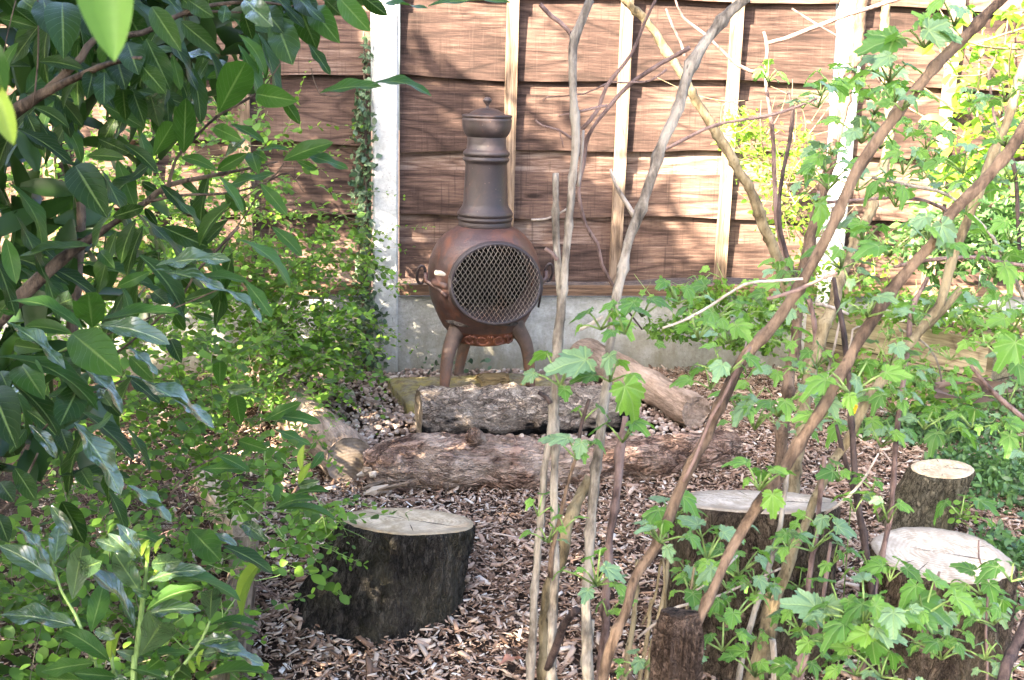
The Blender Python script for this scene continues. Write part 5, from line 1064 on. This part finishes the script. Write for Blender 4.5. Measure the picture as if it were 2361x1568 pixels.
def cz_(x, y, Y, rx, ry, rz, w): return (P(x, y, Y), (rx, ry, rz), w)
def sprigs(parent, centers, n_, mat, r=.0016, ln_=.25, name='twigs', droop=0):
    a_ = Acc(); ws = [c[2] for c in centers]
    for i in range(n_):
        c = random.choices(centers, ws)[0]; p = Vector(c[0])+Vector((random.gauss(0, .5)*c[1][0], random.gauss(0, .5)*c[1][1], random.gauss(0, .5)*c[1][2])); p.z = max(.01, p.z)
        d = Vector((random.gauss(0, .6), random.gauss(0, .4), random.gauss(.5, .5))).normalized()*ln_*random.uniform(.5, 1.4); q = p+d*.5+rv(.02); e = p+d+Vector((0, 0, -droop*ln_))
        e.z = max(.005, e.z); q.z = max(.005, q.z)
        a_.add(*tube(smoothpath([(p, r*1.3), (q, r), (e, r*.5)], .03), 4, cap=False))
    o_ = a_.build(name, mat, parent); o_['kind'] = 'stuff'; return o_
def sprays(parent, centers, n_, size, ln_, leafmat_, stemmat, tmpl=None, k0=(7, 15), name='foliage'):
    '''curving shoots with paired leaves, joined'''
    ws = [c[2] for c in centers]; ms = []; a_ = Acc()
    for i in range(n_):
        c = random.choices(centers, ws)[0]; p = Vector(c[0])+Vector((random.gauss(0, .5)*c[1][0], random.gauss(0, .5)*c[1][1], random.gauss(0, .5)*c[1][2])); p.z = max(.02, p.z)
        d = Vector((random.gauss(.15, .7), random.gauss(-.15, .6), random.gauss(.35, .45))).normalized(); L_ = ln_*random.uniform(.5, 1.4); k = random.randint(*k0); pts = []; q = p.copy(); cd = d.copy(); sc = random.uniform(.6, 1.3)
        for j in range(k):
            pts.append((q.copy(), .0011*(1-.6*j/k))); cd = (cd+Vector((0, 0, -.07))+rv(.07)).normalized(); q = q+cd*L_/k
            if q.z < .01: q.z = .01
            side = cd.cross(Vector((0, 0, 1))); side = side.normalized() if side.length > .1 else Vector((1, 0, 0))
            if j % 2: side = (side*.5+Vector((0, 0, .5))).normalized()
            for sg in (-1, 1):
                if random.random() < .12: continue
                ld = side*sg+cd*.5+rv(.18); nn = Vector((0, -.25, 1))+rv(.35); s_ = size*sc*random.uniform(.65, 1.15)*(1-.45*j/k)
                m_ = leafM(q+side*sg*.003, ld, nn, s_); ms.append([[m_[r_][c_] for c_ in range(4)] for r_ in range(3)])
        if len(pts) > 2: a_.add(*tube(pts, 3, cap=False))
    T = tmpl or T_ROUND; o_ = scatter(name, T[0], T[1], np.array(ms), leafmat_, parent); o_['kind'] = 'stuff'
    t_ = a_.build('twigs', stemmat, parent); t_['kind'] = 'stuff'; return o_
# snowberry-like shrubs left
sb = empty('round_leaved_shrub', 'light green shrub with small round leaves in front of the left fence panel', 'shrub', base(520, 900, 4.1))
sc_ = [cz_(430, 560, 4.0, .42, .3, .42, 3), cz_(620, 700, 3.9, .30, .25, .28, 3), cz_(760, 610, 4.25, .15, .12, .20, .9), cz_(240, 420, 3.8, .45, .3, .45, 3), cz_(720, 800, 3.9, .14, .15, .14, 1.0), cz_(600, 850, 3.7, .28, .2, .18, 1.6), cz_(620, 320, 4.3, .10, .10, .12, .35)]
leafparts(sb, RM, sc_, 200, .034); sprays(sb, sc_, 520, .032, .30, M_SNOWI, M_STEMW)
sb2 = empty('leafy_undergrowth', 'tangle of small-leaved green stems under the laurel at the left edge', 'shrub', base(150, 1000, 2.9))
sc2 = [cz_(120, 560, 3.0, .4, .3, .40, 3), cz_(330, 800, 2.9, .35, .3, .25, 2.6), cz_(120, 850, 2.7, .3, .3, .25, 2), cz_(450, 1000, 2.7, .25, .25, .14, 2), cz_(200, 1120, 2.4, .32, .25, .16, 2), cz_(80, 200, 3.0, .4, .3, .35, 2), cz_(560, 1120, 2.5, .14, .15, .09, 1.0), cz_(350, 1350, 2.1, .2, .15, .12, 1.6), cz_(150, 1330, 2.0, .25, .15, .12, 1.6), cz_(330, 1500, 1.85, .2, .12, .12, 1.4), cz_(60, 1520, 1.8, .2, .12, .12, 1.2)]
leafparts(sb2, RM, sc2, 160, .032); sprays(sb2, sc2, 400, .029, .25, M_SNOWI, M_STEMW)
sb3 = empty('clover_leaved_plant', 'small plant of rounded bright leaves hanging beside the dark foremost stump', 'plant', base(690, 1300, 2.3))
sc3 = [cz_(680, 1250, 2.1, .05, .05, .05, 2), cz_(640, 1160, 2.2, .08, .05, .04, 1.2), cz_(480, 1460, 1.7, .05, .04, .06, 1), cz_(600, 1100, 2.3, .1, .08, .06, 1.5), cz_(740, 1230, 2.15, .03, .04, .03, .6)]
leafparts(sb3, RM, sc3, 60, .030); sprays(sb3, sc3, 26, .03, .14, M_SNOWI, M_STEMG, None, (4, 8)); sprigs(sb3, sc3, 24, M_STEMG, .0012, .12)
mass('inner_leaves', lau, T_LAU, 560, LIC, .12, M_HEDGED, .9).__setitem__('kind', 'stuff')  # dark leaves added to fill the shaded gaps of the laurel
mass('sky_block_crown', lau, T_LAU, 2600, UPC, .14, M_HEDGED, .9).__setitem__('kind', 'stuff')  # unseen leaves added overhead to block sky light from the laurel
# dead twigs lying under the laurel
a0 = [(G(250, 1250), (.35, .35, .03), 2), (G(430, 1130), (.25, .3, .03), 2), (G(120, 1450), (.3, .2, .03), 2), (G(420, 1450), (.15, .2, .03), 1)]
o = sprigs(None, a0, 420, M_CRED, .0016, .16, 'dead_twigs', .6); tag(o, 'litter of thin dead twigs on the ground under the laurel at the left', 'twigs', kind='stuff')
# ivy on the post
ivy = empty('ivy_plant', 'dark ivy climbing the left side of the concrete post and spreading at its foot', 'ivy', FW(-.08, .08, 0))
ic = [(FW(-.09, .05, z), (.05+.012*math.sin(z*9), .03, .09), 1.0) for z in np.linspace(.30, 1.12, 9)]+[(FW(-.08, .07, z), (.1, .07, .09), 1.6) for z in (.05, .15, .25)]+[(FW(-.07, .05, 1.3), (.02, .02, .1), .4), (FW(.28, .12, .06), (.2, .05, .04), .35), (FW(-.2, .12, .12), (.12, .08, .10), 1.2)]
leafparts(ivy, IM, ic, 290, .027, .45, True, facing=(0, -1.0, .5)); mass('foliage', ivy, T_ROUND, 800, ic, .026, M_IVYI, 1.2).__setitem__('kind', 'stuff')
a_ = Acc(); a_.add(*tube(smoothpath([(FW(-.075, .04, 0), .012), (FW(-.09, .04, .4), .010), (FW(-.08, .04, .8), .007), (FW(-.085, .04, 1.4), .004)], .05), 8, wob=.4)); a_.build('stem', M_LBR, ivy)
# golden shrubs right and behind
gs = empty('golden_shrub', 'bright yellow-green laurel shrub catching the sun at the top right corner', 'shrub', (2.35, 4.55, 0))
gc = [cz_(2290, 130, 4.45, .24, .2, .3, 3), cz_(2300, 330, 4.45, .22, .2, .25, 3), cz_(2230, 420, 4.5, .15, .12, .12, 1), cz_(2400, 250, 4.4, .3, .3, .6, 3)]
leafparts(gs, GM, gc, 190, .085, .5); mass('foliage', gs, T_OV, 420, gc, .07, M_GOLDI).__setitem__('kind', 'stuff'); sprigs(gs, gc, 24, M_COLIVE, .004, .5, 'stems')
gs2 = empty('variegated_shrub', 'airy yellow-green shrub with tiny leaves against the middle fence panel', 'shrub', base(1740, 700, 4.4))
gc2 = [cz_(1710, 290, 4.35, .10, .08, .08, 1.5), cz_(1780, 400, 4.35, .14, .1, .12, 2), cz_(1830, 500, 4.3, .13, .1, .14, 2), cz_(1740, 340, 4.4, .12, .08, .1, 1.6), cz_(1850, 340, 4.4, .06, .06, .10, .8), cz_(1860, 620, 4.4, .12, .1, .1, 1), cz_(2000, 600, 4.3, .15, .1, .1, .8)]
leafparts(gs2, GM, gc2, 290, .034, .6); mass('foliage', gs2, T_OV, 750, gc2, .028, M_GOLDI).__setitem__('kind', 'stuff'); sprigs(gs2, gc2, 60, M_COLIVE, .002, .25, 'stems')
# dark evergreen in the back right + bed plants
ev = empty('evergreen_shrub', 'dark leaved shrub behind the raised bed at the right edge', 'shrub', (2.1, 4.2, 0))
ec = [cz_(2330, 520, 4.1, .2, .2, .22, 2), cz_(2200, 560, 4.3, .3, .2, .16, 2)]
leafparts(ev, LM['l'], ec, 90, .07, .6); mass('foliage', ev, T_OV, 1500, ec, .045, M_VINCA).__setitem__('kind', 'stuff')
bp_ = empty('bed_plants', 'mixed small green plants growing in and before the raised bed', 'plants', base(2000, 760, 4.3))
bc = [cz_(1960, 690, 4.5, .35, .2, .10, 2), cz_(1990, 860, 3.9, .25, .12, .09, 1.6), cz_(2160, 900, 3.6, .2, .12, .09, 1.3), cz_(2150, 720, 4.2, .25, .15, .06, 2), cz_(2300, 760, 3.9, .2, .15, .08, 1), cz_(1650, 690, 4.6, .22, .1, .09, 2), cz_(1560, 760, 4.5, .18, .1, .06, 1.2), cz_(1720, 780, 4.3, .14, .1, .06, 1.4), cz_(1780, 730, 4.4, .12, .1, .1, 1.4)]
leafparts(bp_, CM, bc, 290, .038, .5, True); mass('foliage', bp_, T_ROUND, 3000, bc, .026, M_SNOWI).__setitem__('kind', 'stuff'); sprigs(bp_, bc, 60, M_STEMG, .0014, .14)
vc = [(G(x_, y_)+Vector((0, 0, z_)), (rx, ry, rz), w) for x_, y_, z_, rx, ry, rz, w in ((2300, 1130, .03, .22, .28, .09, 3), (2180, 1010, .03, .22, .22, .09, 2.4), (2330, 1300, .02, .13, .16, .06, 1), (2060, 1010, .01, .16, .14, .06, .9), (2400, 1000, .05, .3, .4, .14, 2), (2290, 1400, .01, .1, .1, .04, .3))]
o = mass('ground_cover', None, T_OV, 9000, vc, .026, M_VINCA, .7); tag(o, 'mat of small glossy green ground cover at the right around the leaning stump', 'ground cover', kind='stuff')
# low sprigs by the stump, weeds in the gravel
wd_ = empty('seedling', 'small leafy seedling growing beside the narrow leaning stump', 'plant', G(2195, 1235))
leafparts(wd_, RM, [(G(2195, 1235)+Vector((0, -.05, .09)), (.04, .03, .04), 1)], 26, .022); sprigs(wd_, [(G(2195, 1235)+Vector((0, 0, .03)), (.01, .01, .01), 1)], 4, M_STEMG, .0014, .08)
# unseen hedge added on the left, height and gaps shaped to cast the shade
hd = empty('shade_hedge', 'tall laurel hedge added out of view on the left, shaped to shade the clearing', 'hedge', (-2.9, 1.0, 0))
hc = []
for yy in np.arange(-3.6, 3.6, .45):
    top = 3.2 if yy > 1.8 else 3.48 if yy > .85 else 3.34 if yy > .2 else 3.9 if yy > -1 else 4.3
    top += .14*mnoise.noise(Vector((yy*1.3, 0, 3)))
    for zz in np.arange(.35, top-.3, .5):
        if (.7 < yy < 1.75 and abs(zz-1.85) < .1) or (yy > 1.6 and zz > 1.2 and random.random() < .42) or (.3 < yy < 3.6 and random.random() < .10): continue  # clumps left out so sun spots pass through
        hc.append((Vector((-2.9, yy, zz)), (.5, .40, .42), 1))
    hc.append((Vector((-2.9, yy, top-.36)), (.45, .36, .36), 1.1))
mass('foliage', hd, T_LAU, 27000, hc, .14, M_HEDGE, 1.0).__setitem__('kind', 'stuff')
hd.children[0].matrix_parent_inverse = Matrix.Identity(4)
for yy in np.arange(-3.2, 3.6, .8):
    a_ = Acc(); a_.add(*tube(smoothpath([(Vector((-2.9, yy, -.02)), .05), (Vector((-2.88, yy+.1, 1.0)), .035), (Vector((-2.9, yy, 2.3)), .015)], .1), 10, wob=.2)); a_.build('trunk', M_LBR, hd)

# scatter() meshes are in world space: shift those that hang under an Empty
for o in bpy.data.objects:
    if o.type == 'MESH' and o.parent and o.name.split('.')[0] in ('foliage', 'inner_leaves', 'sky_block_crown'):
        o.matrix_basis = local(o.parent, Matrix.Identity(4))

# ------------------------------------------------------------------ small loose things
def loose(name, label, cat, x, y, size, mat, rz, wr=.45, tilt=(0, 0), z=.02, curv=.12, n_=1):
    p = G(x, y); p.z = z; o = link(name, laurel_mesh(name, mat, curv, .2, wr, .15)); o.location = p; o.rotation_euler = (tilt[0], tilt[1], rz); o.scale = (size,)*3; return tag(o, label, cat)
loose('fallen_leaf', 'faded grey-green leaf lying flat on the gravel left of the slab', 'leaf', 722, 945, .15, M_GREYLEAF, .25, .42, z=.03)
loose('fallen_leaf', 'faded leaf crossing another on the gravel, its tip towards the slab', 'leaf', 750, 925, .13, M_GREYLEAF, -.35, .42, z=.035)
loose('fallen_leaf', 'pink dried leaf on the mulch at the bottom edge, left of the grey canes', 'leaf', 1150, 1566, .06, M_PINKLEAF, .5, .6, z=.03, tilt=(-.3, 0))
for i, (x_, y_, s_, t_) in enumerate(((2125, 900, .1, 'curled dead brown leaf hanging by the timber bed, left of two'), (2240, 960, .11, 'drooping dead brown leaf in front of the ground cover by the bed'))):
    p = P(x_, y_-30, 2.9); o = link('dead_leaf', laurel_mesh('dead_leaf', M_DEAD, .35, 1.2, .6, .9)); o.location = p; o.rotation_euler = (1.3, .9-1.6*i, .4+i); o.scale = (s_*.75,)*3; tag(o, t_, 'leaf')
fl = empty('yellow_flower', 'single small yellow flower beside the black stem', 'flower', P(1968, 942, 2.2))
for k in range(5):
    d = Vector((math.cos(k*1.256), -.4, math.sin(k*1.256))); link('petal', laurel_mesh('petal', M_YEL, .1, .1, .7) if k == 0 else bpy.data.meshes['petal'], fl, local(fl, leafM(fl.location, d, Vector((0, -1, .3)), .013)))
a_ = Acc(); q = P(1968, 950, 2.2); a_.add(*tube([(q+Vector((0, .004, .004)), .0012), (q+Vector((.01, 0, -.1)), .0014), (Vector((q.x+.02, q.y, -.01)), .0016)], 5)); a_.build('stalk', M_STEMG, fl)
